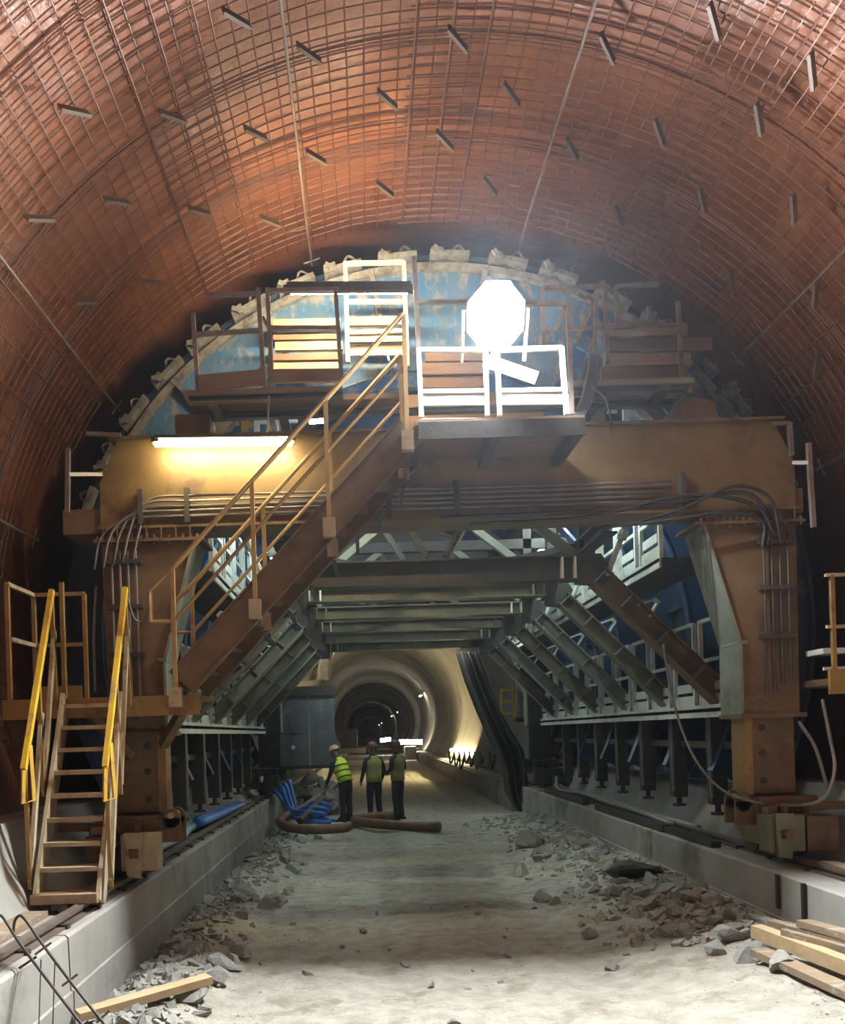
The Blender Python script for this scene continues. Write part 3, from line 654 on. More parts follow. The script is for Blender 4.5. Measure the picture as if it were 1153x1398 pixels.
def tube_lamp(label, a, b, r, mat, housing, hoff, group=None, power=None):
    a = Vector(a); b = Vector(b); t = thing('tube_lamp', label, 'lamp', (a + b) / 2, group)
    obj('glass_tube', MB().tube([a, b], r, 10), mat, t, True)
    if housing:
        h = Vector(hoff); obj('housing', MB().beam(a + h, b + h, *housing), 'dark_steel', t)
        for p in (a, b): obj('end_cap', MB().beam(p, p + h, r * 2.4, r * 2.4), 'dark_steel', t)
    return t
tube_lamp('long warm-white tube lamp fixed along the top of the portal beam', P(212, 606, 7.66), P(398, 604, 7.66), .028, 'tube_warm', (.12, .03), (0, .02, .055))
tube_lamp('black-backed tube lamp on the upper guard rail shining on the blue arch', P(392, 398, 7.66), P(560, 397, 7.66), .026, 'tube_white', (.05, .085), (0, -.055, .005))
tube_lamp('small bright lamp glimpsed through the railings behind the staircase', P(422, 574, 8.6), P(441, 573, 8.6), .035, 'tube_spot', None, None)
for k, y in enumerate((9.9, 12.0, 14.6, 17.4)):
    for s in (-1, 1):
        tube_lamp('cool white tube lamp inside the arch over the %s walkway, %s from the front' % ('left' if s < 0 else 'right', ORD[k]), (XC + s * (1.95 if k < 2 else 2.35), y - .5, 4.85 + .1 * k), (XC + s * (1.95 if k < 2 else 2.35), y + .5, 4.85 + .1 * k), .022, 'tube_cool', (.08, .03), (0, 0, .05), 'lamps inside the arch')
# ================================================================== SIDE WALKWAYS INSIDE THE ARCH
def walkway(label, s, x0, x1, z, name):
    t = thing(name, label, 'walkway', (XC + s * (x0 + x1) / 2, 9, z - .1))
    for a, b in zip(lin(8.9, 18.5, 6), lin(8.9, 18.5, 6)[1:]):
        obj('deck_plate', MB().box(*sorted((XC + s * x0, XC + s * x1)), a + .01, b - .01, z - .04, z), 'dark_steel', t)
    obj('edge_channel', MB().box(*sorted((XC + s * x0, XC + s * (x0 + .02))), 8.9, 18.5, z - .10, z + .04), 'white_steel', t)
    return t
wk = {}
for s, tx in ((-1, 'behind the staircase'), (1, 'behind the column with the pale haunch')):
    wk[s] = walkway('lower steel walkway inside the arch %s' % tx, s, 2.98, 3.7, 2.12, 'lower_walkway')
    walkway('upper steel walkway high inside the arch %s' % tx, s, 2.35, 3.05, 3.72, 'upper_walkway')
def frame_part(x, y0, y1, z, h, s):
    b = MB()
    for y in (y0, y1): b.beam((x, y, z), (x, y, z + h), .045, .045)
    for q in (.995, .52): b.beam((x, y0, z + h * q), (x, y1, z + h * q), .04, .04)
    return b
PROTO = {}
def guard_frame(label, group, x, y0, y1, z, h, s, name):
    t = thing(name, label, 'guard frame', (x, (y0 + y1) / 2, z), group)
    for y in (y0, y1): obj('post', MB().beam((x, y, z), (x, y, z + h), .045, .045), 'white_steel', t)
    for q in (.99, .54): obj('rail', MB().beam((x, y0, z + h * q), (x, y1, z + h * q), .04, .04), 'white_steel', t)
    obj('kick_plate', MB().box(x - .012, x + .012, y0, y1, z + .01, z + .16), 'white_steel', t)
    obj('knee_plate', MB().box(x - .012, x + .012, y0 + .08, y1 - .08, z + .20, z + .30), 'white_steel', t)
for s, tx in ((-1, 'left'), (1, 'right')):
    for k, y in enumerate(lin(9.0, 17.8, 11)):
        guard_frame('white steel railing on the lower walkway, %s side, %s from the front' % (tx, ORD[k]), 'lower guard frames on the %s' % tx, XC + s * 3.04, y, y + .62, 2.12, 1.0, s, 'walkway_railing')
    for k, y in enumerate(lin(9.0, 17.8, 11)):
        guard_frame('white steel railing on the upper walkway, %s side, %s from the front' % (tx, ORD[k]), 'upper guard frames on the %s' % tx, XC + s * 2.40, y, y + .62, 3.72, .85, s, 'walkway_railing')
# props below the lower walkway
for s, tx in ((-1, 'behind the ladder'), (1, 'beside the wheel bogie')):
    for k, y in enumerate((9.7, 10.9, 12.1, 13.3, 14.5, 15.7, 16.9)):
        t = thing('formwork_prop', 'dark hanging prop under the lower walkway %s, %s from the front' % (tx, ORD[k]), 'prop', (XC + s * 3.3, y, .9), 'props under the walkway %s' % tx)
        x = XC + s * 3.22
        obj('prop_leg', MB().box(x - .09, x + .09, y - .07, y + .07, 1.02, 2.06), 'dark_steel', t)
        obj('angle_edge', MB().box(x - s * .095 - .012, x - s * .095 + .012, y - .08, y - .05, 1.1, 1.72), 'green_grey', t)
        obj('screw_foot', MB().cyl((x, y, .92), (x, y, 1.04), .035, 8).cyl((x, y, .90), (x, y, .93), .085, 10), 'dark_steel', t)
    single('waling_beam', MB().box(*sorted((XC + s * 3.24, XC + s * 3.36)), 9.0, 18.2, 1.66, 1.74), 'dark_steel', 'dark horizontal waling beam tying the hanging props %s' % tx, 'beam')
# upper interior clutter seen through the slots above the portal beam
for k, (x, mt) in enumerate(((-1.45, 'white_steel'), (-1.25, 'yellow_paint'), (-1.10, 'white_steel'), (-.95, 'yellow_paint'), (-.80, 'white_steel'), (2.42, 'white_steel'), (2.70, 'white_steel'), (2.98, 'white_steel'))):
    t = thing('interior_guard', ('yellow' if mt[0] == 'y' else 'white') + ' post in the slot %s, %s from the left' % ('above the warm tube lamp' if x < 0 else 'right of the floodlight', ORD[k] if x < 0 else ORD[k - 5]), 'guard rail', (x, 9.25 + k % 2 * .1, 4.75), 'posts in the slot')
    y = 9.25 + .1 * (k % 2)
    obj('post', MB().beam((x, y, 4.75), (x, y, 5.7), .06, .06), mt, t); obj('rail', MB().beam((x, y, 5.42), (x + .15, y, 5.42), .04, .06), mt, t)
    if k in (1, 6): obj('brace', MB().beam((x - .4, y, 5.1), (x, y, 5.65), .06, .06), mt, t)
tube_lamp('cool white tube lamp in the crown of the arch above the staircase', (XC - 1.3, 9.2, 6.05), (XC - .2, 9.2, 6.05), .022, 'tube_cool', (.08, .03), (0, 0, .05), 'lamps in the crown')
tube_lamp('cool white tube lamp in the crown of the arch behind the floodlight', (XC + .2, 9.2, 6.05), (XC + 1.3, 9.2, 6.05), .022, 'tube_cool', (.08, .03), (0, 0, .05), 'lamps in the crown')

# ================================================================== BEYOND THE GANTRY
pn = thing('site_partition', 'large slate-grey panel standing behind the blue hoses at the left', 'panel', (-1.43, 19.5, 1.2))
a, b = P(377, 1046, 19.5), P(455, 936, 19.5)
obj('sheet', MB().box(a.x, a.x + .78, 19.5, 19.56, a.z, b.z), 'slate_panel', pn); obj('sheet', MB().box(a.x + .79, b.x, 19.5, 19.56, a.z, b.z), 'slate_panel', pn)
obj('frame', MB().box(a.x - .04, b.x + .03, 19.46, 19.58, a.z - .08, a.z).box(a.x - .1, a.x, 19.46, 19.58, a.z - .1, b.z + .1).box(a.x, b.x + .05, 19.46, 19.58, b.z - .22, b.z), 'dark_steel', pn)
obj('knob', MB().cyl((a.x + .4, 19.47, a.z + .42), (a.x + .4, 19.5, a.z + .42), .05, 12), 'white_steel', pn)
obj('patch_plate', MB().box(a.x + .35, a.x + .72, 19.485, 19.5, a.z + .75, a.z + 1.15), 'slate_panel', pn)
def drape(name, corners, nu, nv, amp, freq, mat, label, cat, thick=.02):
    m = MB(); a, b, c_, d_ = [Vector(q) for q in corners]
    for side in (0, 1):
        for j in range(nv + 1):
            for i in range(nu + 1):
                u, v = i / nu, j / nv; p = a.lerp(b, u).lerp(d_.lerp(c_, u), v)
                p.y += amp * math.sin(u * freq + 2 * v + 1.5 * nz(u * 2, v * 2, 3)) + .6 * amp * nz(u * 4, v * 3, 9) + side * thick
                p.x += .3 * amp * nz(u * 3, v * 5, 6); m.v.append(p)
    n = (nu + 1) * (nv + 1)
    for j in range(nv):
        for i in range(nu):
            q = (j * (nu + 1) + i, j * (nu + 1) + i + 1, (j + 1) * (nu + 1) + i + 1, (j + 1) * (nu + 1) + i); m.f.append(q); m.f.append(tuple(k + n for k in q[::-1]))
    return single(name, m, mat, label, cat, None, True)
drape('sheet_bundle', [P(392, 930, 20.4), P(452, 928, 20.4), P(456, 888, 20.4), P(420, 888, 20.4)], 24, 14, .16, 16, 'sheet_beige', 'crumpled beige plastic sheeting bunched above the slate-grey panel', 'sheet')
# black tarpaulin hanging and gathered at its foot
m = MB(); rows = [(890, 622, 652), (930, 634, 668), (970, 650, 684), (1000, 664, 700), (1025, 676, 716), (1050, 686, 720), (1080, 690, 722), (1100, 700, 722), (1110, 708, 716)]
n = 22
for side in (0, 1):
    for j, (yy, xa, xb) in enumerate(rows):
        for i in range(n + 1):
            p = P(xa + (xb - xa) * i / n, yy, 19.25); p.y += .14 * math.sin(i * .9 + j * .3) + .1 * nz(i * .3, j * .5) + side * .03; m.v.append(p)
k0 = (n + 1) * len(rows)
for j in range(len(rows) - 1):
    for i in range(n):
        q = (j * (n + 1) + i, j * (n + 1) + i + 1, (j + 1) * (n + 1) + i + 1, (j + 1) * (n + 1) + i); m.f.append(q); m.f.append(tuple(k + k0 for k in q[::-1]))
single('tarpaulin', m, 'tarp', 'black tarpaulin hanging in folds and gathered to a point above the plinth', 'tarpaulin', None, True)
# small yellow guard on a white backed landing beyond
yg = thing('yellow_guard', 'small bright yellow guard frame glimpsed past the black tarpaulin', 'guard rail', P(695, 978, 20.5))
for x in (684, 702): obj('post', MB().beam(P(x, 980, 20.5), P(x, 941, 20.5), .06, .06), 'yellow_paint', yg)
for y in (942, 958, 974): obj('rail', MB().beam(P(684, y, 20.5), P(702, y, 20.5), .05, .05), 'yellow_paint', yg)
obj('back_board', MB().box(P(676, 0, 20.6).x, P(722, 0, 20.6).x, 20.6, 20.64, P(700, 978, 20.6).z, P(700, 920, 20.6).z), 'white_steel', yg)
obj('ledge', MB().box(P(674, 0, 20.4).x, P(724, 0, 20.4).x, 20.3, 20.7, P(700, 986, 20.5).z, P(700, 980, 20.5).z), 'dark_steel', yg)
# rings of the far tunnel
def ring(label, y, r0, r1, dy, mat, blocks=0):
    t = thing('tunnel_ring', label, 'ring', (XC, y, 0))
    obj('hoop', MB().ring(-math.radians(118), math.radians(118), r0, r1, y, y + dy, 60), mat, t)
    if blocks:
        for a in lin(-95, 95, blocks):
            q = math.radians(a); obj('block', MB().ring(q - .05, q + .05, r0 - .05, r1 - .12, y - .25, y, 3), 'dark_steel', t)
ring('dark ring with blocks around the far tunnel, nearest of the rings', 82, 3.45, 3.9, 3.0, 'dark_steel', 40)
ring('pale concrete ring inside the far tunnel behind the dark block ring', 96, 3.4, 3.88, 6.0, 'concrete')
ring('narrow dark ring deep inside the far tunnel', 150, 3.3, 3.88, 4, 'dark_steel')
ring('pale ring at the deepest visible point of the tunnel', 165, 3.1, 3.88, 20, 'concrete')
tube_lamp('long bright lamp in the far tunnel above the white cabinet', P(545, 1013, 58), P(576, 1013, 58), .18, 'tube_far', None, None)
tube_lamp('short bright lamp deep in the far tunnel between the workers', P(519, 1011, 75), P(533, 1009, 75), .18, 'tube_far', None, None)
tube_lamp('warm strip lamp lying along the foot of the tunnel wall past the tarpaulin', (XC + 3.3, 33, 1.05), (XC + 3.3, 41, 1.05), .06, 'tube_warm', None, None)
for k, x in enumerate((XC - 1.1, XC + .9)):  # added unseen lamps that brighten the rocks and ground behind the workers
    tube_lamp('added cool white fill lamp on the back of the gantry %s' % ('above the slate-grey panel' if k == 0 else 'above the rightmost worker'), (x - .6, 19.0, 3.92), (x + .6, 19.0, 3.92), .025, 'fill_tube_back', (.1, .03), (0, 0, .06))
for y in (60, 105, 130, 172, 215, 260):  # added lamps that lighten the dark depth of the far tunnel
    tube_lamp('added warm fill lamp high on the side of the far tunnel', (XC + 3.2, y, 4.6), (XC + 3.2, y + 2, 4.6), .05, 'tube_far', (.1, .05), (.05, 0, .1), 'added lamps of the far tunnel')
t = thing('site_cabinet', 'small white cabinet with black vents standing in the far tunnel', 'cabinet', P(562, 1040, 57))
a, b = P(553, 1037, 57), P(568, 1019, 57)
obj('body', MB().box(a.x, b.x, 57, 58, a.z, b.z), 'white_steel', t)
for z in (.3, .6): obj('vent', MB().box(b.x, b.x + .3, 57, 57.5, a.z + z, a.z + z + .12), 'dark_steel', t)
t = thing('dark_container', 'black box container standing against the left wall of the far tunnel', 'container', P(474, 1020, 60))
a, b = P(465, 1022, 60), P(487, 996, 60)
obj('body', MB().box(a.x, b.x, 60, 63, a.z, b.z), 'dark_steel', t); obj('base_beam', MB().box(a.x - .2, b.x + .6, 59.9, 60.0, a.z - .35, a.z), 'concrete_old', t)
obj('lid', MB().box(a.x - .05, b.x + .05, 59.95, 63, b.z, b.z + .08), 'black_rubber', t)
# hanging hoses along the far right wall
for k in range(9):
    x = 612 + k * 7; d = 28 - k * .7
    single('grey_hose', MB().tube(bez([P(x, 1026, d), P(x + 3, 1042 + 4 * (k % 3), d - .1), P(x + 8, 1030, d - .2)], 12), .035, 5), 'grey_cable' if k % 2 else 'black_rubber', 'hose hanging in a loop along the far wall behind the tarpaulin', 'hose', 'hoses along the far wall', True)
# ================================================================== HOSES
def gz(x, y): return ground_h(x, y)
def hose(label, name, pts, r, mat, group=None, open_end=False):
    t = single(name, MB().tube(bez(pts, 48), r, 10), mat, label, 'hose', group, True)
    return t
for k in range(7):
    o = k * .06; yb = 18.3 - k * .16; kk = (k * 3) % 7
    pts = [(-2.12 + .05 * kk, yb + .5, .72), (-2.0 + .05 * kk, yb + .2, .78 + .03 * kk), (-1.80 + .05 * kk, yb - .1, .62 - .04 * kk), (-1.50 + .06 * kk, yb - .5, .20 + .06 * kk), (-1.1 + .05 * kk, yb - .6 + .05 * kk, .16 + .05 * kk), (-.72 - .07 * kk, yb - .5 + .1 * kk, .15 + .03 * kk)]
    hose('bright blue hose in the bundle spilling over the plinth beside the workers', 'blue_hose', pts, .042, 'blue_hose', 'blue hoses beside the workers')
for k in range(2):
    hose('bright blue hose lying on the plinth behind the ladder', 'blue_hose', [(-2.32 - .1 * k, 11.6 + .3 * k, .80), (-2.28 - .1 * k, 12.6, .79), (-2.26 - .08 * k, 13.9, .78), (-2.3 - .08 * k, 15.2, .74)], .065, 'blue_hose', 'blue hoses on the plinth')
for k in range(4):
    hose('pale dusty hose lying along the plinth behind the ladder', 'dusty_hose', [(-2.36 - .07 * k, 9.2, .73), (-2.30 - .09 * k, 10.3, .76 + .03 * k), (-2.42 - .05 * k, 11.4, .74), (-2.4 - .06 * k, 12.6, .74)], .045, 'pale_hose', 'pale hoses on the plinth')
hose('brown ribbed suction hose bent in a loop on the road in front of the workers', 'suction_hose', [(.52, 18.9, .1), (.05, 18.6, .12), (-.28, 18.1, .13), (-.20, 17.4, .14), (.35, 16.7, .14), (.95, 16.3, .13), (1.35, 16.1, .13)], .10, 'brown_hose')
hose('brown suction hose lying on the rubble below the blue hoses', 'suction_hose', [(-1.05, 18.3, .62), (-1.35, 17.6, .45), (-1.75, 16.9, .3), (-1.62, 16.2, .22), (-1.1, 15.7, .2), (-.5, 15.6, .22), (-.36, 15.7, .25)], .09, 'brown_hose')
hose('dark hose draped over the rubble pile below the blue hoses', 'suction_hose', [(-.95, 17.8, .62), (-1.1, 17.3, .5), (-1.2, 16.9, .42), (-1.35, 16.5, .28)], .075, 'tarp')
for k, pts in enumerate(([(3.75, 10.4, .72), (3.74, 11.8, .76), (3.83, 13.5, .74), (3.8, 15.0, .78), (3.68, 16.2, .76), (3.72, 16.6, .98)], [(3.9, 10.0, .72), (3.86, 12, .74), (3.92, 14, .76), (3.86, 16, .74), (3.9, 17.4, .8)])):
    hose('pale grey hose lying along the plinth below the hanging props', 'dusty_hose', pts, .04, 'grey_cable', 'pale hoses below the props')
# ================================================================== ROCKS AND DEBRIS
def rock_mesh(seed, mat):
    import bmesh
    bm = bmesh.new(); bmesh.ops.create_icosphere(bm, subdivisions=2, radius=1); rnd = random.Random(seed)
    pl = [(Vector((rnd.uniform(-1, 1), rnd.uniform(-1, 1), rnd.uniform(-1, 1))).normalized(), rnd.uniform(.32, .68)) for _ in range(10)]
    sc_ = (1, rnd.uniform(.65, 1), rnd.uniform(.45, .75))
    for v in bm.verts:
        p = v.co.copy()
        for n_, d_ in pl:
            e = p.dot(n_) - d_
            if e > 0: p -= n_ * e
        p *= 1.35 + .10 * noise.noise(p * 2.3 + Vector((seed, 0, 0)))
        v.co = Vector((p.x * sc_[0], p.y * sc_[1], p.z * sc_[2]))
    me = bpy.data.meshes.new('rock'); bm.to_mesh(me); bm.free(); me.materials.append(MATS[mat]); return me
RK = [rock_mesh(i, 'rock' if i % 3 else 'rock_pale') for i in range(9)]
def rock(x, y, r, label, group, sink=.25, z=None):
    o = bpy.data.objects.new('rock', random.choice(RK)); COL.objects.link(o)
    o.location = (x, y, (gz(x, y) if z is None else z) + r * (.55 - sink)); o.scale = (r, r, r); o.rotation_euler = (random.uniform(-.4, .4), random.uniform(-.4, .4), random.uniform(0, 6.3))
    tag(o, label, 'rock', group)
for k in range(95):
    y = random.choice((random.uniform(4.4, 8), random.uniform(5, 10), random.uniform(9, 16))); r = random.uniform(.04, .13) * (1.1 if y > 6 else .75); x = XL + .03 + r + abs(random.gauss(0, .38))
    if x > .2: continue
    rock(x, y, r, 'broken grey rock in the rubble along the foot of the plinth under the ladder', 'rubble along the ladder-side plinth')
for k in range(115):
    y = random.choice((random.uniform(6.6, 9), random.uniform(8, 17), random.uniform(6, 12))); r = random.uniform(.045, .15); x = XR - .03 - r - abs(random.gauss(0, .45))
    rock(x, y, r, 'broken grey rock in the rubble along the plinth opposite the ladder', 'rubble along the far-side plinth')
for k in range(52):
    x = random.uniform(-1.7, -.6); y = random.uniform(19.95, 21.8); rock(x, y, random.uniform(.12, .26), 'angular pale rock in the heap behind the stooping worker', 'rock heap behind the workers', 0, .0 + .9 * random.random() * (1 - abs(x + 1.3) / .9))
for k in range(22):
    rock(random.uniform(-.9, 2.4), random.uniform(4.6, 9.5), random.uniform(.018, .05), 'small loose stone lying on the dusty road', 'loose stones on the road')
rock(3.02, 9.75, .32, 'large dark flat boulder lying in the rubble opposite the ladder', None, .35)
bpy.context.scene.collection.objects[-1].data = rock_mesh(40, 'tarp'); bpy.context.scene.collection.objects[-1].scale = (.36, .26, .22)
rock(2.55, 13.2, .26, 'large pale block of rock at the foot of the plinth beyond the rubble', None)
rock(-.78, 5.6, .06, 'single pale stone at the edge of the rubble on the ladder side', None)
rock(.53, 5.62, .055, 'lone pale stone lying in the middle of the foreground road', None)
m = MB(); tet = [(0, 1, 2), (0, 2, 3), (0, 3, 1), (1, 3, 2)]
for k in range(4600):
    y = 3.9 + 14 * random.random() ** 1.8
    q = random.random()
    x = XL + abs(random.gauss(0, .5)) if q < .38 else (XR - abs(random.gauss(0, .65)) if q < .72 else random.uniform(XL, XR))
    if not XL + .06 < x < XR - .06: continue
    r = random.uniform(.006, .018) * (1.5 if q < .72 else 1) * (.7 if y < 7.5 else 1); z = gz(x, y) + r * .2; a = random.random() * 6.3
    m.add([(x + r * math.cos(a + t) * random.uniform(.7, 1.3), y + r * math.sin(a + t), z) for t in (0, 2.1, 4.2)] + [(x, y, z + r * random.uniform(.3, .7))], [(0, 1, 3), (1, 2, 3), (2, 0, 3), (2, 1, 0)])
single('gravel', m, 'rock_pale', 'fine gravel and crumbs of rock strewn over the road', 'gravel', None, False, 'stuff')
for side, lab in ((-1, 'small broken rubble strewn along the plinth under the ladder'), (1, 'small broken rubble strewn along the plinth opposite the ladder')):
    m = MB()
    for k in range(1100):
        y = (5.4 if side < 0 else 7.0) + 11 * random.random() ** 1.4; r = random.uniform(.014, .048); e = r + .04 + abs(random.gauss(0, .30 if side < 0 else .48))
        x = XL + e if side < 0 else XR - e
        if e > 1.6: continue
        z = gz(x, y) + r * .15; rt = Matrix.Rotation(random.random() * 6.3, 3, Vector((random.gauss(0, 1), random.gauss(0, 1), random.gauss(0, 1))).normalized())
        sc3 = (random.uniform(.7, 1.4), random.uniform(.7, 1.2), random.uniform(.4, .8))
        vs_ = [rt @ Vector((a * sc3[0] * r, b * sc3[1] * r, c * sc3[2] * r)) * random.uniform(.75, 1.15) for a, b, c in ((-1, -1, -1), (1, -1, -1), (1, 1, -1), (-1, 1, -1), (-1, -1, 1), (1, -1, 1), (1, 1, 1), (-1, 1, 1))]
        m.add([v + Vector((x, y, z)) for v in vs_], [(0, 3, 2, 1), (4, 5, 6, 7), (0, 1, 5, 4), (1, 2, 6, 5), (2, 3, 7, 6), (3, 0, 4, 7)])
    single('rubble', m, 'rock' if side < 0 else 'rock_pale', lab, 'rubble', None, False, 'stuff')
# ================================================================== TIMBER AND FOREGROUND STEEL
a, b = P(100, 1400, 5.05), P(272, 1362, 5.75)
a = Vector((-1.98, 5.62, .13)); b = Vector((-1.20, 6.15, .20))
single('plank', MB().beam(a, b, .13, .055), 'timber_new', 'pale new timber plank lying on the rubble in the bottom left corner', 'plank')
TB = [((2.96, 6.50, .34), (3.22, 5.30, .30), .10, .10), ((3.14, 6.62, .36), (3.40, 5.35, .40), .09, .07), ((3.22, 6.30, .44), (3.42, 5.30, .46), .12, .05), ((2.86, 6.25, .25), (3.02, 5.25, .22), .14, .05), ((3.02, 6.20, .40), (3.30, 5.65, .37), .06, .05)]
lb = ['square-ended timber offcut nearest the road in the pile by the plinth', 'long timber offcut lying uppermost against the plinth', 'thin board lying on top of the timber pile by the plinth', 'flat board at the bottom of the timber pile by the plinth', 'short batten wedged in the middle of the timber pile by the plinth']
for (a, b, w_, h_), l in zip(TB, lb): single('timber_offcut', MB().beam(a, b, w_, h_), 'timber_new' if 'square' in l else 'timber', l, 'timber', 'timber pile by the plinth')
# bent rebar hairpins leaning on the plinth
hp = thing('rebar_hairpins', 'pair of dark bent rebar hairpins leaning on the plinth in the bottom left corner', 'rebar', (-1.9, 4.8, .6))
for k, dx in enumerate((0, 1)):
    pts = [P(160 - 32 * k, 1420, 4.55), P(100 - 30 * k, 1345, 4.75), P(55 - 30 * k, 1285, 4.95), P(40 - 29 * k, 1263, 5.02), P(28 - 27 * k, 1250, 5.06), P(20 - 26 * k, 1258, 5.1), P(18 - 26 * k, 1275, 5.1)]
    obj('hairpin', MB().tube(bez(pts, 40), .009, 6), 'dark_steel', hp, True)
for (xa, ya, xb, yb) in ((48, 1303, 70, 1287), (85, 1346, 106, 1330), (132, 1396, 150, 1379)):
    obj('tie_bar', MB().cyl(P(xa, ya, 4.84), P(xb, yb, 4.84), .007, 5), 'rod_steel', hp)
for x in (56, 75): obj('hanging_wire', MB().cyl(P(x, 1310, 4.84), P(x - 3, 1400, 4.84), .0035, 4), 'dark_steel', hp)
obj('leaning_bar', MB().cyl(P(-5, 1342, 4.9), P(50, 1306, 4.95), .008, 5), 'dark_steel', hp)
single('plank', MB().box(-2.62, -2.42, 4.6, 6.3, .655, .70), 'timber', 'dusty brown plank lying beside the rail at the foot of the yellow ladder', 'plank')
single('plank', MB().box(3.86, 4.0, 6.2, 7.25, .70, .74), 'timber', 'brown plank lying on the plinth in front of the bogie with looping cables', 'plank')
for k, (y0, y1, x) in enumerate(((8.8, 11.0, 3.62), (10.2, 13.2, 3.60), (14.0, 17.0, 3.62))):
    single('steel_channel', MB().box(x - .06, x + .05, y0, y1, PT + .01, PT + .07 + .02 * k), 'dark_steel', ['short dark steel channel lying on the plinth just behind the bogie', 'long dark steel channel lying along the middle of the plinth', 'dark steel channel lying on the plinth near the black tarpaulin'][k], 'channel')
# ================================================================== PEOPLE
def body_mesh(name, J, E, root, skin_pts):
    me = bpy.data.meshes.new(name); names = list(J); ix = {n: i for i, n in enumerate(names)}
    me.from_pydata([J[n][0] for n in names], [(ix[a], ix[b]) for a, b in E], [])
    o = bpy.data.objects.new(name, me); COL.objects.link(o)
    md = o.modifiers.new('skin', 'SKIN'); md.use_smooth_shade = True
    for n in names:
        v = me.skin_vertices[0].data[ix[n]]; r = J[n][1]; v.radius = r if isinstance(r, tuple) else (r, r); v.use_root = (n == root)
    o.modifiers.new('sub', 'SUBSURF').levels = 2; o.modifiers['sub'].render_levels = 2
    dg = bpy.context.evaluated_depsgraph_get(); dg.update()
    m2 = bpy.data.meshes.new_from_object(o.evaluated_get(dg)); bpy.data.objects.remove(o); bpy.data.meshes.remove(me)
    m2.materials.clear(); m2.materials.append(MATS['work_clothes']); m2.materials.append(MATS['skin'])
    for p in m2.polygons:
        p.use_smooth = True
        if any((p.center - Vector(c)).length < r for c, r in skin_pts): p.material_index = 1
    return m2
def person(label, loc, rz, lean, vest, helmet, arms, stance=.12, hscale=1.0, band=None):
    # lean = forward bend of the trunk about the hips (local +y is where the person faces)
    t = thing('person', label, 'person', loc); t.rotation_euler = (0, 0, rz); t.scale = (hscale,) * 3
    hip = Vector((0, 0, .93)); Rx = Matrix.Rotation(-lean, 3, 'X')
    def up(x, y, z): return hip + Rx @ Vector((x, y, z - .93))
    J = {'pel': (hip, (.155, .11)), 'wst': (up(0, 0, 1.08), (.145, .105)), 'chs': (up(0, 0, 1.28), (.17, .12)), 'shd': (up(0, -.01, 1.42), (.13, .09)), 'nck': (up(0, .01, 1.50), .055),
         'jaw': (up(0, .035, 1.57), (.066, .072)), 'hed': (up(0, .02, 1.66), (.078, .092)), 'top': (up(0, .01, 1.74), (.055, .062)), 'nose': (up(0, .135, 1.62), .014)}
    E = [('pel', 'wst'), ('wst', 'chs'), ('chs', 'shd'), ('shd', 'nck'), ('nck', 'jaw'), ('jaw', 'hed'), ('hed', 'top'), ('hed', 'nose')]
    sk = [(up(0, .06, 1.62), .125)]
    for s, k in ((-1, 'l'), (1, 'r')):
        el, ha = arms[0 if s < 0 else 1]
        sh_ = up(s * .19, -.01, 1.40); el = up(*el) if len(el) == 3 else Vector(el[:3]); ha = up(*ha) if len(ha) == 3 else Vector(ha[:3])
        J['sh' + k] = (sh_, .068); J['el' + k] = (el, .050); J['wr' + k] = (ha, .036); dr = (ha - el).normalized(); J['pa' + k] = (ha + dr * .07, (.042, .024))
        E += [('shd', 'sh' + k), ('sh' + k, 'el' + k), ('el' + k, 'wr' + k), ('wr' + k, 'pa' + k)]
        side = dr.cross(Vector((1, .2, .1))).normalized()
        for f in range(4):
            c0 = ha + dr * .10 + side * (.027 - .018 * f); L_ = (.07, .08, .075, .058)[f]
            J['f%d' % f + k] = (c0, .0105); J['g%d' % f + k] = (c0 + dr * L_ * .6 + Vector((-s * .012, .005, 0)), .009); J['h%d' % f + k] = (c0 + dr * L_ + Vector((-s * .03, .01, 0)), .007)
            E += [('pa' + k, 'f%d' % f + k), ('f%d' % f + k, 'g%d' % f + k), ('g%d' % f + k, 'h%d' % f + k)]
        J['t' + k] = (ha + dr * .05 + side * .045, .012); J['u' + k] = (ha + dr * .095 + side * .06, .009); E += [('wr' + k, 't' + k), ('t' + k, 'u' + k)]
        sk.append((ha + dr * .10, .10))
        J['hi' + k] = (Vector((s * .10, 0, .86)), .105); J['kn' + k] = (Vector((s * stance, .02, .48)), .075); J['an' + k] = (Vector((s * (stance + .01), -.02, .10)), .058)
        J['he' + k] = (Vector((s * (stance + .01), -.06, .05)), .05); J['to' + k] = (Vector((s * (stance + .04), .14, .045)), .045)
        E += [('pel', 'hi' + k), ('hi' + k, 'kn' + k), ('kn' + k, 'an' + k), ('an' + k, 'he' + k), ('an' + k, 'to' + k)]
    b = bpy.data.objects.new('body', body_mesh('body', J, E, 'pel', sk)); COL.objects.link(b); b.parent = t; OFF[t] = Vector((0, 0, 0)); OFF[b] = Vector((0, 0, 0))
    # vest: closed shell with arm holes, following the trunk
    m = MB(); prof = [(.90, .19, .145), (1.02, .187, .142), (1.15, .190, .145), (1.28, .205, .152), (1.38, .205, .145), (1.45, .155, .115), (1.49, .10, .085)]
    nn = 24
    for z, a_, c_ in prof:
        for i in range(nn): q = 2 * PI * i / nn; m.v.append(up(a_ * math.cos(q), c_ * math.sin(q), z + (.0)))
    for j in range(len(prof) - 1):
        for i in range(nn): m.f.append((j * nn + i, j * nn + (i + 1) % nn, (j + 1) * nn + (i + 1) % nn, (j + 1) * nn + i))
    v = obj('vest', m, vest, b, True); sm = v.modifiers.new('t', 'SOLIDIFY'); sm.thickness = .008
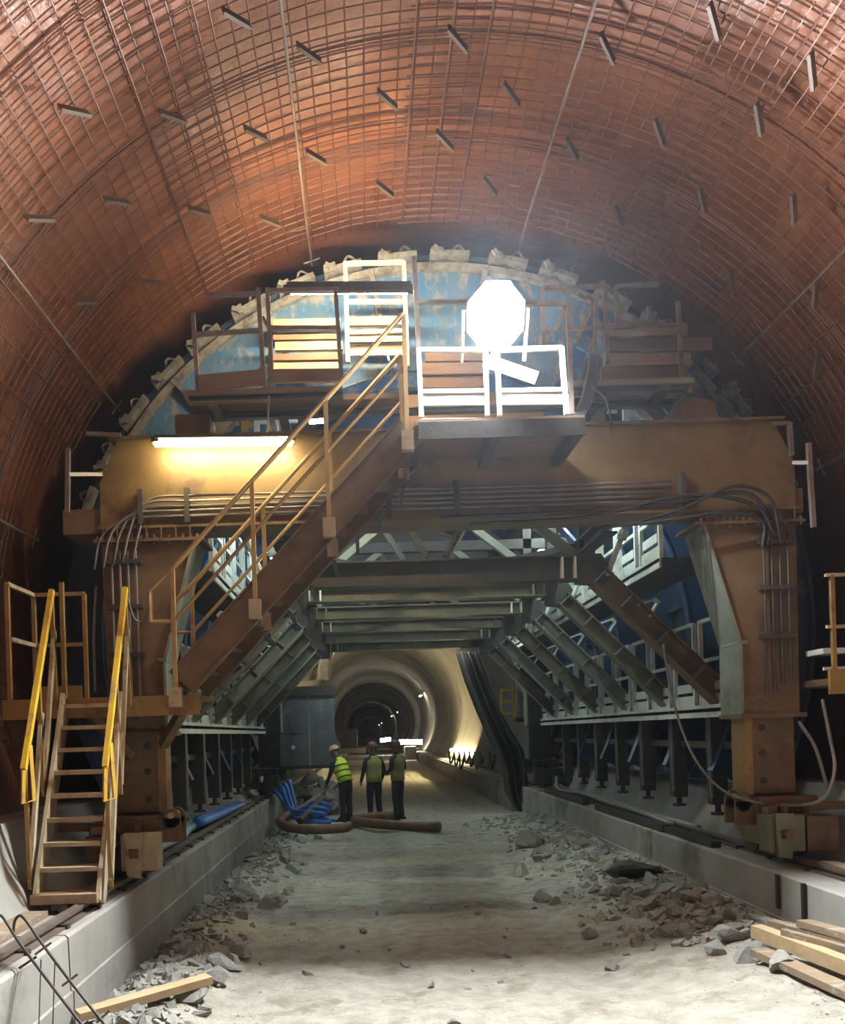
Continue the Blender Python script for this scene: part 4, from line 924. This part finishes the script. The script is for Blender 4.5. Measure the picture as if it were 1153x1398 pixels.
    for z0, z1 in (((1.0, 1.03), (1.14, 1.17), (1.27, 1.30)) if band else ()):
        m = MB()
        for z in (z0, z1):
            for i in range(nn): q = 2 * PI * i / nn; m.v.append(up((.196 if z < 1.25 else .212) * math.cos(q), (.151 if z < 1.25 else .158) * math.sin(q), z))
        for i in range(nn): m.f.append((i, (i + 1) % nn, nn + (i + 1) % nn, nn + i))
        sb = obj('vest_band', m, band, b, True); sb.modifiers.new('t', 'SOLIDIFY').thickness = .006
    # helmet with brim
    m = MB(); hp_ = [(0, 1.0), (.35, .98), (.62, .82), (.85, .55), (1.0, .0)]
    for h, k_ in hp_:
        for i in range(20): q = 2 * PI * i / 20; m.v.append(up(.112 * max(k_, .02) * math.cos(q), .015 + .135 * max(k_, .02) * math.sin(q), 1.69 + .14 * h))
    for j in range(4):
        for i in range(20): m.f.append((j * 20 + i, j * 20 + (i + 1) % 20, (j + 1) * 20 + (i + 1) % 20, (j + 1) * 20 + i))
    m.f.append(tuple(80 + i for i in range(20)))
    o0 = len(m.v)
    for rr, dz in ((1.0, 0), (1.22, -.012)):
        for i in range(20): q = 2 * PI * i / 20; m.v.append(up(.112 * rr * math.cos(q), .015 + .135 * (rr + .12 * (rr > 1) * max(0, math.sin(q))) * math.sin(q), 1.69 + dz))
    for i in range(20): m.f.append((o0 + i, o0 + 20 + i, o0 + 20 + (i + 1) % 20, o0 + (i + 1) % 20))
    obj('helmet', m, helmet, b, True)
    m = MB()
    for s in (-1, 1): m.add([up(s * .031 + .011 * math.cos(q), .105, 1.645 + .007 * math.sin(q)) for q in lin(0, 2 * PI, 8)[:-1]], [tuple(range(8))])
    obj('eyes', m, 'black_rubber', b)
    obj('mouth', MB().beam(up(-.024, .112, 1.565), up(.024, .112, 1.565), .012, .007), 'helmet_brown', b)
    m = MB()
    for s in (-1, 1): m.beam(up(s * .088, .0, 1.60), up(s * .09, .0, 1.66), .018, .035)
    obj('ears', m, 'skin', b)
    for s in (-1, 1):
        m = MB().beam(Vector((s * (stance + .01), -.085, .03)), Vector((s * (stance + .045), .20, .03)), .10, .06); obj('boot', m, 'black_rubber', b)
g = lambda x, y: gz(x, y) + .0
person('stooping worker in a bright yellow striped vest and pale helmet beside the blue hoses', (-.50, 18.95, g(-.50, 18.95)), .85, .42, 'hivis', 'helmet_tan', (((-.27, .12, 1.17), (-.20, .38, 1.05)), ((.27, .12, 1.17), (.18, .38, 1.02))), .10, 1.0, 'work_clothes')
person('worker in a dull vest and dark red helmet standing in the middle of the three', (.14, 19.0, g(.14, 19)), .5, .05, 'hivis_dull', 'helmet_brown', (((-.27, -.02, 1.14), (-.24, .16, .95)), ((.27, -.02, 1.14), (.25, .12, .92))), .11)
person('worker in a dark jacket and vest with hands in front, rightmost of the three', (.68, 19.1, g(.68, 19.1)), .9, .03, 'hivis_dull', 'helmet_dark', (((-.28, -.02, 1.15), (-.15, .20, 1.08)), ((.28, -.02, 1.15), (.15, .20, 1.08))), .09)
